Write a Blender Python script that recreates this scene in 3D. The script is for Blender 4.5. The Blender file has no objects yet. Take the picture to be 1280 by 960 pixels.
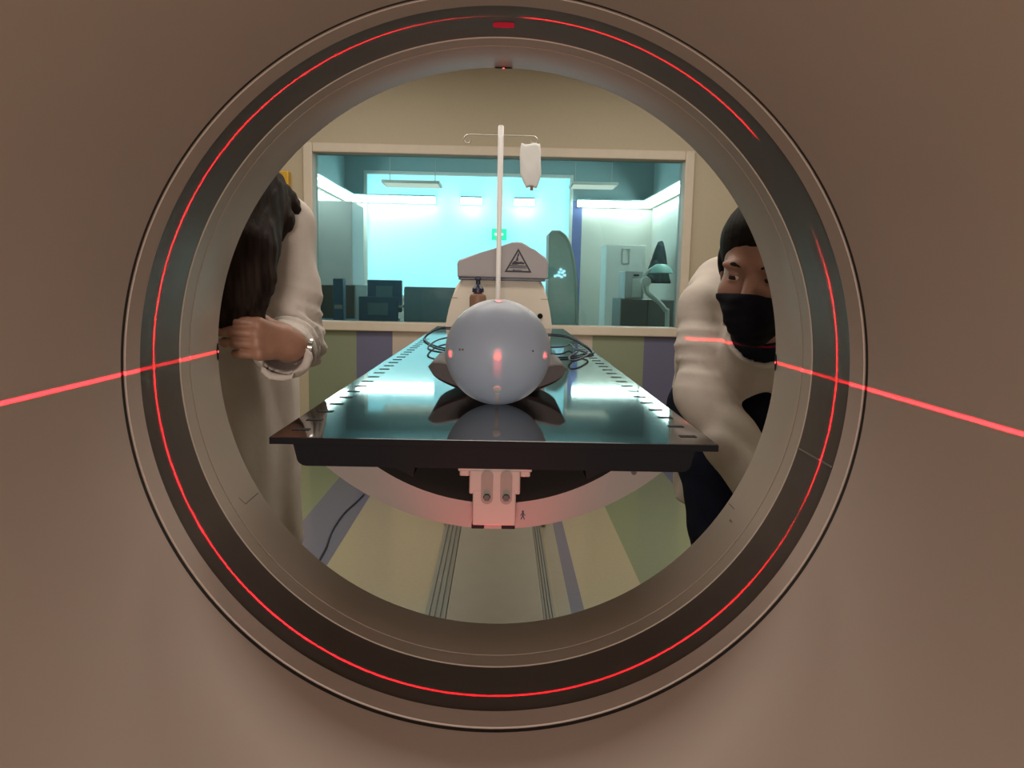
import bpy, bmesh, math, random
import numpy as np
from mathutils import Vector, Matrix
random.seed(7)
C = bpy.context.scene.collection
scene = bpy.context.scene
PI = math.pi

# ------------------------------------------------------------------ camera
H = 1.10                      # camera height
CAMX = 0.004
F = 960.0                     # focal length in pixels of the 1280 wide frame
v_ = Vector((-12, 126, -F)).normalized()      # world +Y seen in camera space
u_ = Vector((0.019, 1, 0)); u_ = (u_ - v_ * u_.dot(v_)).normalized()
x_ = v_.cross(u_)
RCW = Matrix((x_, v_, u_))    # camera -> world rotation
cam_data = bpy.data.cameras.new('camera')
cam_data.sensor_width = 36.0; cam_data.sensor_fit = 'HORIZONTAL'
cam_data.lens = F / 1280 * 36.0
cam_data.clip_start = 0.02; cam_data.clip_end = 60
cam = bpy.data.objects.new('camera', cam_data); C.objects.link(cam)
cam.matrix_world = Matrix.Translation((CAMX, 0, H)) @ RCW.to_4x4()
scene.camera = cam
CP = Vector((CAMX, 0, H))

def ray(px, py):
    return RCW @ Vector(((px - 640) / F, -(py - 480) / F, -1.0))
def P(px, py, Y):             # the place at depth Y that the photo shows at (px, py)
    d = ray(px, py); return CP + d * (Y / d.y)
def PZ(px, py, Z):            # the place at height Z
    d = ray(px, py); return CP + d * ((Z - H) / d.z)

# ------------------------------------------------------------------ materials
def mat(name, col, rough=0.5, metal=0.0, noise=0.0, nscale=30, bump=0.0, bscale=200, ior=1.5,
        trans=0.0, sss=0.0, emit=None, estr=0.0, coat=0.0, stretch=None, spec=None):
    m = bpy.data.materials.new(name); m.use_nodes = True
    nt = m.node_tree; b = nt.nodes['Principled BSDF']
    b.inputs['Base Color'].default_value = (*col, 1)
    b.inputs['Roughness'].default_value = rough
    b.inputs['Metallic'].default_value = metal
    b.inputs['IOR'].default_value = ior
    b.inputs['Transmission Weight'].default_value = trans
    if spec is not None: b.inputs['Specular IOR Level'].default_value = spec
    if sss:
        b.inputs['Subsurface Weight'].default_value = sss
        b.inputs['Subsurface Radius'].default_value = (0.01, 0.006, 0.004)
    if coat:
        b.inputs['Coat Weight'].default_value = coat; b.inputs['Coat Roughness'].default_value = 0.05
    if emit:
        b.inputs['Emission Color'].default_value = (*emit, 1); b.inputs['Emission Strength'].default_value = estr
    if noise or bump:
        tc = nt.nodes.new('ShaderNodeTexCoord'); mp = nt.nodes.new('ShaderNodeMapping')
        nt.links.new(tc.outputs['Object'], mp.inputs['Vector'])
        if stretch: mp.inputs['Scale'].default_value = stretch
    if noise:
        n = nt.nodes.new('ShaderNodeTexNoise'); n.inputs['Scale'].default_value = nscale
        n.inputs['Detail'].default_value = 5
        nt.links.new(mp.outputs[0], n.inputs['Vector'])
        r = nt.nodes.new('ShaderNodeValToRGB')
        r.color_ramp.elements[0].position = 0.3; r.color_ramp.elements[1].position = 0.7
        r.color_ramp.elements[0].color = (*[c * (1 - noise) for c in col], 1)
        r.color_ramp.elements[1].color = (*[min(1, c * (1 + noise)) for c in col], 1)
        nt.links.new(n.outputs['Fac'], r.inputs['Fac']); nt.links.new(r.outputs['Color'], b.inputs['Base Color'])
    if bump:
        n2 = nt.nodes.new('ShaderNodeTexNoise'); n2.inputs['Scale'].default_value = bscale
        n2.inputs['Detail'].default_value = 3
        nt.links.new(mp.outputs[0], n2.inputs['Vector'])
        bp = nt.nodes.new('ShaderNodeBump'); bp.inputs['Strength'].default_value = bump; bp.inputs['Distance'].default_value = 0.002
        nt.links.new(n2.outputs['Fac'], bp.inputs['Height']); nt.links.new(bp.outputs[0], b.inputs['Normal'])
    return m

def stripes(name, base, bands, zmax=None, rough=0.4, noise=0.06, axis='X', top=None):
    """painted / laid bands of colour running along Y, chosen by world X; above zmax the base colour."""
    m = bpy.data.materials.new(name); m.use_nodes = True; nt = m.node_tree; b = nt.nodes['Principled BSDF']
    b.inputs['Roughness'].default_value = rough
    tc = nt.nodes.new('ShaderNodeTexCoord'); sp = nt.nodes.new('ShaderNodeSeparateXYZ')
    nt.links.new(tc.outputs['Object'], sp.inputs[0])
    mr = nt.nodes.new('ShaderNodeMapRange'); mr.inputs['From Min'].default_value = -3; mr.inputs['From Max'].default_value = 3
    nt.links.new(sp.outputs[axis], mr.inputs['Value'])
    r = nt.nodes.new('ShaderNodeValToRGB'); cr = r.color_ramp; cr.interpolation = 'CONSTANT'
    cr.elements[0].position = 0; cr.elements[0].color = (*base, 1)
    cr.elements.remove(cr.elements[1])
    for x, col in bands:
        e = cr.elements.new((x + 3) / 6); e.color = (*col, 1)
    nt.links.new(mr.outputs[0], r.inputs['Fac'])
    out = r.outputs['Color']
    if zmax is not None:
        lt = nt.nodes.new('ShaderNodeMath'); lt.operation = 'GREATER_THAN'; lt.inputs[1].default_value = zmax
        nt.links.new(sp.outputs['Z'], lt.inputs[0])
        mx = nt.nodes.new('ShaderNodeMixRGB'); nt.links.new(lt.outputs[0], mx.inputs['Fac'])
        nt.links.new(out, mx.inputs['Color1']); mx.inputs['Color2'].default_value = (*(top or base), 1); out = mx.outputs[0]
    n = nt.nodes.new('ShaderNodeTexNoise'); n.inputs['Scale'].default_value = 60; n.inputs['Detail'].default_value = 6
    nt.links.new(tc.outputs['Object'], n.inputs['Vector'])
    mr2 = nt.nodes.new('ShaderNodeMapRange'); mr2.inputs['To Min'].default_value = 1 - noise; mr2.inputs['To Max'].default_value = 1 + noise
    nt.links.new(n.outputs['Fac'], mr2.inputs['Value'])
    mm = nt.nodes.new('ShaderNodeVectorMath'); mm.operation = 'SCALE'
    nt.links.new(out, mm.inputs[0]); nt.links.new(mr2.outputs[0], mm.inputs['Scale'])
    nt.links.new(mm.outputs[0], b.inputs['Base Color'])
    return m

def emis(name, col, strength):
    m = bpy.data.materials.new(name); m.use_nodes = True; nt = m.node_tree
    nt.nodes.clear()
    o = nt.nodes.new('ShaderNodeOutputMaterial'); e = nt.nodes.new('ShaderNodeEmission')
    e.inputs[0].default_value = (*col, 1); e.inputs[1].default_value = strength
    nt.links.new(e.outputs[0], o.inputs[0]); return m

def glassmat(name, tint, refl=1.0, rough=0.0, ior=1.52):
    m = bpy.data.materials.new(name); m.use_nodes = True; nt = m.node_tree; nt.nodes.clear()
    o = nt.nodes.new('ShaderNodeOutputMaterial'); t = nt.nodes.new('ShaderNodeBsdfTransparent')
    t.inputs[0].default_value = (*tint, 1)
    g = nt.nodes.new('ShaderNodeBsdfGlossy'); g.inputs['Roughness'].default_value = rough
    g.inputs[0].default_value = (refl, refl, refl, 1)
    f = nt.nodes.new('ShaderNodeFresnel'); f.inputs[0].default_value = ior
    mx = nt.nodes.new('ShaderNodeMixShader')
    nt.links.new(f.outputs[0], mx.inputs[0]); nt.links.new(t.outputs[0], mx.inputs[1]); nt.links.new(g.outputs[0], mx.inputs[2])
    nt.links.new(mx.outputs[0], o.inputs[0]); return m

BEIGE = (0.50, 0.44, 0.33); GREEN = (0.235, 0.27, 0.185); VIOLET = (0.135, 0.135, 0.235)
FBEIGE = (0.50, 0.45, 0.31); FGREEN = (0.27, 0.32, 0.20); FVIOLET = (0.19, 0.195, 0.27)
M = {}
M['wall_window'] = stripes('striped_wall_paint', BEIGE,
    [(-1.14, GREEN), (-0.855, VIOLET), (-0.64, (0.52, 0.44, 0.38)), (0.535, GREEN), (0.825, VIOLET), (1.10, BEIGE)], zmax=0.93, rough=0.55, noise=0.05)
M['floor'] = stripes('striped_vinyl_floor', FBEIGE,
    [(-1.22, FGREEN), (-0.895, FVIOLET), (-0.665, FBEIGE), (0.20, (0.40, 0.38, 0.30)), (0.243, FVIOLET), (0.297, FBEIGE), (0.535, FGREEN), (0.965, FVIOLET), (1.30, FBEIGE)],
    rough=0.16, noise=0.07)
M['wall'] = mat('beige_wall_paint', BEIGE, 0.6, noise=0.04, nscale=8)
M['ceiling'] = mat('ceiling_paint', (0.55, 0.52, 0.44), 0.7, noise=0.03, nscale=5)
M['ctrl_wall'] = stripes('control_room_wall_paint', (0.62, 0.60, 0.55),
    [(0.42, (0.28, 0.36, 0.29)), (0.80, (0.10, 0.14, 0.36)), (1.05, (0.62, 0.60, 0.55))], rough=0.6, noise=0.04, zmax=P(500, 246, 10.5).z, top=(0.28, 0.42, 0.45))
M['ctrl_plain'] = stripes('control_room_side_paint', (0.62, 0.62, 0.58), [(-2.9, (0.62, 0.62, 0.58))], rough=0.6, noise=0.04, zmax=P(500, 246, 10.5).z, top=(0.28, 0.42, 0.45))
M['ctrl_ceiling'] = mat('haze_tinted_ceiling_paint', (0.42, 0.60, 0.64), 0.7, noise=0.05, nscale=4)  # bluish reflection haze of the window glass mixed into the ceiling colour
M['ctrl_floor'] = mat('control_room_vinyl', (0.20, 0.20, 0.19), 0.4, noise=0.1, nscale=40)
M['frame'] = mat('cream_frame_paint', (0.66, 0.58, 0.49), 0.45, noise=0.03, nscale=20)
M['pane'] = glassmat('tinted_window_glass', (0.72, 0.88, 0.87), 1.0)
M['liner'] = mat('warm_beige_bore_plastic', (0.56, 0.46, 0.405), 0.55, noise=0.02, nscale=6, spec=0.25)
M['liner2'] = mat('grey_beige_bore_plastic', (0.49, 0.42, 0.355), 0.30, noise=0.02, nscale=6)
M['gap'] = mat('black_seal_rubber', (0.012, 0.011, 0.011), 0.6, noise=0.1)
M['xwin'] = mat('smoked_polycarbonate', (0.105, 0.086, 0.076), 0.30, noise=0.06, nscale=14)
M['cover'] = mat('gantry_white_plastic', (0.72, 0.70, 0.66), 0.4, noise=0.02, nscale=5)
M['plinth'] = mat('gantry_plinth_grey', (0.2, 0.2, 0.2), 0.5, noise=0.05)
M['black'] = mat('matt_black_plastic', (0.010, 0.010, 0.012), 0.65, noise=0.1, spec=0.12)
M['gloss'] = mat('black_gloss_carbon_top', (0.012, 0.010, 0.010), 0.045, noise=0.15, nscale=500, ior=2.9)
M['edge'] = mat('black_carbon_edge', (0.008, 0.008, 0.010), 0.65, noise=0.03, nscale=20, spec=0.12)
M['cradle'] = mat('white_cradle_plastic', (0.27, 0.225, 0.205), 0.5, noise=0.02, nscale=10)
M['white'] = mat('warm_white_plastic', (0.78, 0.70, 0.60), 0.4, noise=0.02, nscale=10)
M['cap'] = mat('lilac_grey_plastic', (0.36, 0.33, 0.35), 0.45, noise=0.02, nscale=12)
M['base'] = mat('pale_grey_base_paint', (0.44, 0.42, 0.36), 0.45, noise=0.03, nscale=15)
M['duct'] = mat('grey_ribbed_aluminium', (0.33, 0.34, 0.31), 0.35, metal=0.2, noise=0.06, nscale=20, stretch=(40, 1, 40))
def frosted(name='frosted_acrylic', c1=(0.68, 0.78, 0.95), c2=(0.74, 0.85, 1.0)):
    m = bpy.data.materials.new(name); m.use_nodes = True; nt = m.node_tree; nt.nodes.clear()
    o = nt.nodes.new('ShaderNodeOutputMaterial'); d = nt.nodes.new('ShaderNodeBsdfDiffuse'); t = nt.nodes.new('ShaderNodeBsdfTranslucent')
    g = nt.nodes.new('ShaderNodeBsdfGlossy'); g.inputs['Roughness'].default_value = 0.38
    d.inputs[0].default_value = (*c1, 1); t.inputs[0].default_value = (*c2, 1)
    a = nt.nodes.new('ShaderNodeMixShader'); a.inputs[0].default_value = 0.5; b = nt.nodes.new('ShaderNodeMixShader')
    f = nt.nodes.new('ShaderNodeFresnel'); f.inputs[0].default_value = 1.45
    L = nt.links.new; L(d.outputs[0], a.inputs[1]); L(t.outputs[0], a.inputs[2]); L(f.outputs[0], b.inputs[0]); L(a.outputs[0], b.inputs[1]); L(g.outputs[0], b.inputs[2]); L(b.outputs[0], o.inputs[0])
    return m
M['sphere'] = frosted()
M['bag'] = frosted('milky_bag_film', (0.86, 0.82, 0.76), (0.92, 0.88, 0.82))
M['plug'] = mat('clear_acrylic_plug', (0.80, 0.78, 0.78), 0.25, trans=0.2, ior=1.3, noise=0.02)
M['foam'] = mat('dark_brown_foam', (0.045, 0.030, 0.030), 0.55, noise=0.1, nscale=60, bump=0.2)
M['steel'] = mat('brushed_steel', (0.90, 0.88, 0.89), 0.28, metal=0.0, noise=0.05, nscale=40, stretch=(1, 1, 0.05))
M['chrome'] = mat('chrome_wire', (0.55, 0.52, 0.48), 0.3, metal=0.8, noise=0.05)
M['bag'] = None
M['brown'] = mat('amber_brown_bottle', (0.23, 0.125, 0.085), 0.3, noise=0.05, nscale=50)
M['navy'] = mat('navy_pump_plastic', (0.012, 0.018, 0.055), 0.35, noise=0.1)
M['yellow'] = mat('yellow_box_plastic', (0.62, 0.36, 0.02), 0.45, noise=0.04)
M['red'] = mat('red_button_plastic', (0.55, 0.03, 0.02), 0.4, noise=0.05)
M['cable'] = mat('blue_black_cable', (0.006, 0.016, 0.045), 0.4, noise=0.1)
M['bracket'] = mat('translucent_white_bracket', (0.34, 0.30, 0.27), 0.45, noise=0.02)
M['slot'] = mat('shadow_grey_slot', (0.20, 0.17, 0.145), 0.5, noise=0.05)
M['bolt'] = mat('dark_bolt_metal', (0.06, 0.05, 0.05), 0.4, metal=0.5, noise=0.1)
M['sign'] = mat('warning_sign_ink', (0.012, 0.012, 0.035), 0.5, noise=0.05)
M['signface'] = mat('warning_sign_face', (0.36, 0.33, 0.34), 0.5, noise=0.02)
M['skin'] = mat('skin', (0.36, 0.185, 0.125), 0.5, sss=0.15, noise=0.08, nscale=60, bump=0.15, bscale=300)
M['skin2'] = mat('skin_light', (0.31, 0.16, 0.115), 0.5, sss=0.15, noise=0.07, nscale=50, bump=0.12, bscale=350)
M['nail'] = mat('fingernail', (0.55, 0.38, 0.34), 0.3, noise=0.03)
M['coat'] = mat('white_coat_cotton', (0.64, 0.57, 0.52), 0.8, noise=0.05, nscale=18, bump=0.25, bscale=90)
M['coat2'] = mat('white_coat_cotton_two', (0.56, 0.50, 0.45), 0.8, noise=0.05, nscale=18, bump=0.25, bscale=90)
M['hair'] = mat('dark_brown_hair', (0.024, 0.016, 0.013), 0.6, noise=0.6, nscale=90, bump=0.5, bscale=160, stretch=(1, 1, 0.05), spec=0.06)
M['hair2'] = mat('black_hair', (0.012, 0.010, 0.009), 0.6, noise=0.4, nscale=80, bump=0.5, bscale=140, stretch=(1, 0.08, 1), spec=0.08)
M['mask'] = mat('black_mask_cloth', (0.006, 0.006, 0.009), 0.85, noise=0.1, bump=0.3, bscale=400, spec=0.08)
M['trouser'] = mat('dark_navy_cloth', (0.008, 0.010, 0.021), 0.85, noise=0.1, bump=0.3, bscale=250, spec=0.1)
M['shoe'] = mat('black_shoe_leather', (0.015, 0.014, 0.014), 0.4, noise=0.1)
M['eyewhite'] = mat('eye_white', (0.55, 0.50, 0.47), 0.2, noise=0.02)
M['iris'] = mat('dark_iris', (0.03, 0.018, 0.012), 0.15, noise=0.1)
M['watch'] = mat('watch_steel', (0.6, 0.58, 0.55), 0.2, metal=0.9, noise=0.05)
M['strap'] = mat('watch_strap', (0.02, 0.015, 0.013), 0.5, noise=0.1)
M['cab_white'] = mat('white_cabinet_laminate', (0.72, 0.73, 0.70), 0.45, noise=0.02, nscale=8)
M['cab_grey'] = mat('grey_cabinet_laminate', (0.45, 0.47, 0.47), 0.5, noise=0.03, nscale=8)
M['pc'] = mat('dark_grey_computer_case', (0.13, 0.14, 0.14), 0.45, noise=0.05)
M['monitor'] = mat('haze_tinted_monitor_plastic', (0.05, 0.18, 0.33), 0.5, noise=0.08)  # black plastic coloured blue for the haze reflected in the window
M['desk'] = mat('haze_tinted_desk_laminate', (0.16, 0.31, 0.42), 0.5, noise=0.06, nscale=30)  # desk colour carries the same bluish reflection haze
M['mirrored_gantry'] = mat('mirrored_gantry_tone', (0.60, 0.68, 0.70), 0.45, noise=0.04)
M['chair'] = mat('charcoal_chair_cloth', (0.045, 0.055, 0.055), 0.8, noise=0.1, bump=0.3)
M['lampshade'] = mat('pale_teal_lamp_enamel', (0.35, 0.62, 0.58), 0.35, noise=0.03)
M['lamparm'] = mat('pale_lamp_arm_enamel', (0.62, 0.66, 0.62), 0.35, noise=0.03)
M['jacket'] = mat('dark_teal_jacket_cloth', (0.025, 0.05, 0.06), 0.85, noise=0.1, bump=0.4)
M['cove'] = emis('cove_light_tube', (1.0, 0.97, 0.90), 30.0)
M['exit'] = emis('green_exit_light', (0.02, 1.0, 0.55), 1.3)
M['exitw'] = emis('white_exit_pictogram', (0.8, 1.0, 0.95), 2.0)
M['readout'] = emis('blue_white_readout', (0.55, 0.85, 1.0), 1.6)
M['laserdot'] = emis('red_laser_diode', (1.0, 0.10, 0.12), 2.2)
M['laserglow'] = emis('red_laser_aperture_glow', (1.0, 0.03, 0.06), 0.30)
M['lampglow'] = emis('ceiling_panel_light', (1.0, 0.93, 0.80), 1.0)

# ------------------------------------------------------------------ mesh helpers
def link(name, me, m, parent=None, smooth=35):
    o = bpy.data.objects.new(name, me); C.objects.link(o)
    for mm in (m if isinstance(m, (list, tuple)) else [m]): me.materials.append(mm)
    if smooth:
        me.shade_smooth(); me.set_sharp_from_angle(angle=math.radians(smooth))
    if parent is not None:
        o.parent = parent; o.matrix_parent_inverse = parent.matrix_basis.inverted()
    return o
def raw(name, vs, fs, m, parent=None, smooth=35, fix=True):
    me = bpy.data.meshes.new(name); me.from_pydata([tuple(v) for v in vs], [], fs); me.update()
    if fix:
        bm = bmesh.new(); bm.from_mesh(me); bmesh.ops.recalc_face_normals(bm, faces=bm.faces); bm.to_mesh(me); bm.free()
    return link(name, me, m, parent, smooth)
def empty(name, loc, label=None, cat=None, group=None, kind=None):
    o = bpy.data.objects.new(name, None); o.location = loc; C.objects.link(o); o.empty_display_size = 0.05
    tag(o, label, cat, group, kind); return o
def tag(o, label=None, cat=None, group=None, kind=None):
    if label: o['label'] = label
    if cat: o['category'] = cat
    if group: o['group'] = group
    if kind: o['kind'] = kind
    return o
class MB:
    """collects shapes into one mesh"""
    def __init__(s): s.bm = bmesh.new()
    def box(s, a, b, bev=0.0, seg=2, rot=None, mi=0):
        a, b = Vector(a), Vector(b); c = (a + b) / 2; d = b - a
        r = bmesh.ops.create_cube(s.bm, size=1.0)
        vs = r['verts']
        for v in vs: v.co = Vector((v.co.x * d.x, v.co.y * d.y, v.co.z * d.z))
        if bev:
            es = list({e for v in vs for e in v.link_edges})
            rr = bmesh.ops.bevel(s.bm, geom=es, offset=bev, segments=seg, profile=0.5, affect='EDGES')
            vs = list({v for f in rr['faces'] for v in f.verts} | {v for v in vs if v.is_valid})
        mt = Matrix.Translation(c) @ (rot.to_4x4() if rot else Matrix.Identity(4))
        for v in vs: v.co = mt @ v.co
        for f in {f for v in vs for f in v.link_faces}: f.material_index = mi
        return s
    def prism(s, pts, d, mi=0, bev=0.0):
        """closed 3-D polygon pushed along vector d"""
        d = Vector(d); n = len(pts)
        a = [s.bm.verts.new(Vector(p)) for p in pts]; b = [s.bm.verts.new(Vector(p) + d) for p in pts]
        fs = [s.bm.faces.new(a), s.bm.faces.new(b[::-1])]
        for i in range(n): fs.append(s.bm.faces.new((a[i], b[i], b[(i + 1) % n], a[(i + 1) % n])))
        for f in fs: f.material_index = mi
        if bev:
            es = list(fs[0].edges) + list(fs[1].edges)
            bmesh.ops.bevel(s.bm, geom=es, offset=bev, segments=2, profile=0.5, affect='EDGES')
        return s
    def tube(s, pts, r, seg=10, mi=0, caps=True):
        pts = [Vector(p) for p in pts]; n = len(pts)
        rs = r if isinstance(r, (list, tuple)) else [r] * n
        rings = []; prev = None
        for i, p in enumerate(pts):
            t = (pts[min(i + 1, n - 1)] - pts[max(i - 1, 0)]).normalized()
            if prev is None:
                k = Vector((0, 0, 1)) if abs(t.z) < 0.9 else Vector((1, 0, 0))
                a = t.cross(k).normalized()
            else:
                a = (prev - t * prev.dot(t)).normalized()
            prev = a; b = t.cross(a)
            rings.append([s.bm.verts.new(p + (a * math.cos(q) + b * math.sin(q)) * rs[i]) for q in [2 * PI * j / seg for j in range(seg)]])
        fs = []
        for i in range(n - 1):
            for j in range(seg):
                fs.append(s.bm.faces.new((rings[i][j], rings[i][(j + 1) % seg], rings[i + 1][(j + 1) % seg], rings[i + 1][j])))
        if caps: fs += [s.bm.faces.new(rings[0][::-1]), s.bm.faces.new(rings[-1])]
        for f in fs: f.material_index = mi
        return s
    def lathe(s, prof, c, axis='Z', seg=32, mi=0, closed=False):
        """prof: (r, h) pairs turned about an axis through c"""
        rings = []
        for r, h in prof:
            if r < 1e-6: rings.append([s.bm.verts.new(s._ax(c, axis, 0, 0, h))])
            else: rings.append([s.bm.verts.new(s._ax(c, axis, r * math.cos(q), r * math.sin(q), h)) for q in [2 * PI * j / seg for j in range(seg)]])
        prs = list(zip(rings, rings[1:])) + ([(rings[-1], rings[0])] if closed else [])
        for A, B in prs:
            for j in range(seg):
                k = (j + 1) % seg
                if len(A) == 1 and len(B) == 1: continue
                if len(A) == 1: f = s.bm.faces.new((A[0], B[j], B[k]))
                elif len(B) == 1: f = s.bm.faces.new((A[j], A[k], B[0]))
                else: f = s.bm.faces.new((A[j], A[k], B[k], B[j]))
                f.material_index = mi
        return s
    def _ax(s, c, axis, a, b, h):
        c = Vector(c)
        if axis == 'Z': return c + Vector((a, b, h))
        if axis == 'Y': return c + Vector((a, h, b))
        return c + Vector((h, a, b))
    def build(s, name, m, parent=None, smooth=20):
        bmesh.ops.recalc_face_normals(s.bm, faces=s.bm.faces)
        me = bpy.data.meshes.new(name); s.bm.to_mesh(me); s.bm.free()
        return link(name, me, m, parent, smooth)
def spline(pts, n=8):
    pts = [Vector(p) for p in pts]; out = []
    for i in range(len(pts) - 1):
        p0, p1, p2, p3 = pts[max(i - 1, 0)], pts[i], pts[i + 1], pts[min(i + 2, len(pts) - 1)]
        for k in range(n):
            t = k / n
            out.append(0.5 * ((2 * p1) + (p2 - p0) * t + (2 * p0 - 5 * p1 + 4 * p2 - p3) * t * t + (3 * p1 - p0 - 3 * p2 + p3) * t ** 3))
    out.append(pts[-1]); return out

# ------------------------------------------------------------------ distance-field modelling (bodies, cloth, hair)
def V(p): return np.array(tuple(p), dtype=np.float32)
def cone(p, a, b, ra, rb):
    a, b = V(a), V(b); ab = b - a; t = np.clip(((p - a) @ ab) / (ab @ ab), 0, 1)
    return np.linalg.norm(p - a - t[..., None] * ab, axis=-1) - (ra + (rb - ra) * t)
def ell(p, c, r, R=None):
    q = p - V(c)
    if R is not None: q = q @ np.array([list(x) for x in R], dtype=np.float32).T
    r = np.array(r, dtype=np.float32)
    k0 = np.linalg.norm(q / r, axis=-1); k1 = np.linalg.norm(q / (r * r), axis=-1) + 1e-9
    return k0 * (k0 - 1) / k1
def su(a, b, k):
    h = np.clip(0.5 + 0.5 * (b - a) / k, 0, 1); return b + (a - b) * h - k * h * (1 - h)
def ss(a, b, k):          # a minus b
    return -su(-a, b, k)
def chain(p, pts, rs, k=0.02):
    d = None
    for i in range(len(pts) - 1):
        c = cone(p, pts[i], pts[i + 1], rs[i], rs[i + 1]); d = c if d is None else su(d, c, k)
    return d
def plane(p, c, n):
    n = V(n); n = n / np.linalg.norm(n); return (p - V(c)) @ n
def surface(fn, lo, hi, h):
    """naive surface nets -> (verts, quads)"""
    lo = np.array(lo, dtype=np.float32); hi = np.array(hi, dtype=np.float32)
    n = np.ceil((hi - lo) / h).astype(int) + 1
    ax = [lo[i] + h * np.arange(n[i], dtype=np.float32) for i in range(3)]
    D = np.empty(n, dtype=np.float32)
    yz = np.stack(np.meshgrid(ax[1], ax[2], indexing='ij'), -1)
    step = max(1, int(400000 / (n[1] * n[2])))
    for i in range(0, n[0], step):
        xs = ax[0][i:i + step]
        g = np.empty((len(xs), n[1], n[2], 3), dtype=np.float32)
        g[..., 0] = xs[:, None, None]; g[..., 1:] = yz[None]
        D[i:i + step] = fn(g)
    D[0] = D[-1] = np.maximum(D[0], 1e-3); D[:, 0] = np.maximum(D[:, 0], 1e-3); D[:, -1] = np.maximum(D[:, -1], 1e-3)
    D[:, :, 0] = np.maximum(D[:, :, 0], 1e-3); D[:, :, -1] = np.maximum(D[:, :, -1], 1e-3); D[-1] = np.maximum(D[-1], 1e-3)
    S = D < 0
    c = np.zeros(n - 1, dtype=np.int8)
    for dx in (0, 1):
        for dy in (0, 1):
            for dz in (0, 1): c += S[dx:n[0] - 1 + dx, dy:n[1] - 1 + dy, dz:n[2] - 1 + dz]
    act = np.argwhere((c > 0) & (c < 8))
    idx = -np.ones(n - 1, dtype=np.int64); idx[tuple(act.T)] = np.arange(len(act))
    acc = np.zeros((len(act), 3)); cnt = np.zeros(len(act))
    corner = [(i, j, k) for i in (0, 1) for j in (0, 1) for k in (0, 1)]
    for a in corner:
        for b in corner:
            if sum(abs(a[i] - b[i]) for i in range(3)) == 1 and a < b:
                va = D[tuple((act + a).T)]; vb = D[tuple((act + b).T)]
                m = (va < 0) != (vb < 0); t = va / np.where(np.abs(va - vb) < 1e-12, 1, va - vb)
                pt = np.array(a) + t[:, None] * (np.array(b) - np.array(a))
                acc[m] += pt[m]; cnt[m] += 1
    vs = lo + h * (act + acc / cnt[:, None])
    fs = []
    for axis in range(3):
        u, w = (axis + 1) % 3, (axis + 2) % 3
        sl0 = [slice(None)] * 3; sl1 = [slice(None)] * 3
        sl0[axis] = slice(0, -1); sl1[axis] = slice(1, None)
        e = np.argwhere(S[tuple(sl0)] != S[tuple(sl1)])
        ok = (e[:, u] > 0) & (e[:, w] > 0) & (e[:, u] < n[u] - 1) & (e[:, w] < n[w] - 1); e = e[ok]
        du = np.zeros(3, int); du[u] = 1; dw = np.zeros(3, int); dw[w] = 1
        q = np.stack([idx[tuple(e.T)], idx[tuple((e - du).T)], idx[tuple((e - du - dw).T)], idx[tuple((e - dw).T)]], 1)
        ins = S[tuple(e.T)]
        q[~ins] = q[~ins][:, ::-1]
        fs.append(q[:, ::1])
    return vs, np.concatenate(fs)
def sdf_obj(name, pieces, m, parent=None):
    """pieces: list of (fn, lo, hi, h) joined in one mesh"""
    VS = []; FS = []; o = 0
    for fn, lo, hi, h in pieces:
        vs, fs = surface(fn, lo, hi, h); VS.append(vs); FS.append(fs + o); o += len(vs)
    vs = np.concatenate(VS); fs = np.concatenate(FS)
    me = bpy.data.meshes.new(name); me.from_pydata(vs.tolist(), [], fs.tolist()); me.update()
    me.flip_normals() if False else None
    return link(name, me, m, parent, smooth=180)
def folds(p, seed, amp, fx, fy, fz, warp=3.0):
    """soft cloth folds: warped sines"""
    a = p[..., 0] * fx + p[..., 1] * fy + p[..., 2] * fz + seed
    w = np.sin(p[..., 0] * 17 + seed * 2.1) + np.sin(p[..., 2] * 13 + seed) + np.sin(p[..., 1] * 15 + seed * 1.7)
    return amp * (np.sin(a + 0.35 * warp * w) + 0.5 * np.sin(2.1 * a + 0.5 * warp * w + 1.3))

# ------------------------------------------------------------------ the room
ZA = 0.992; RB = 0.40         # bore axis height, bore radius
YW = 4.50                     # window wall
CEIL = 2.36
def struct(name, mb, m, parent=None):
    o = mb.build(name, m, parent, smooth=35)
    if parent is None: o['kind'] = 'structure'
    return o
struct('floor', MB().box((-2.75, -2.75, -0.1), (2.75, YW, 0)), M['floor'])
struct('ceiling', MB().box((-2.75, -2.75, CEIL), (2.75, YW, CEIL + 0.1)), M['ceiling'])
struct('wall_left', MB().box((-2.85, -2.75, -0.1), (-2.75, YW, CEIL + 0.1)), M['wall'])
struct('wall_right', MB().box((2.75, -2.75, -0.1), (2.85, YW, CEIL + 0.1)), M['wall'])
struct('wall_front', MB().box((-2.85, -2.85, -0.1), (2.85, -2.75, CEIL + 0.1)), M['wall'])
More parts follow.
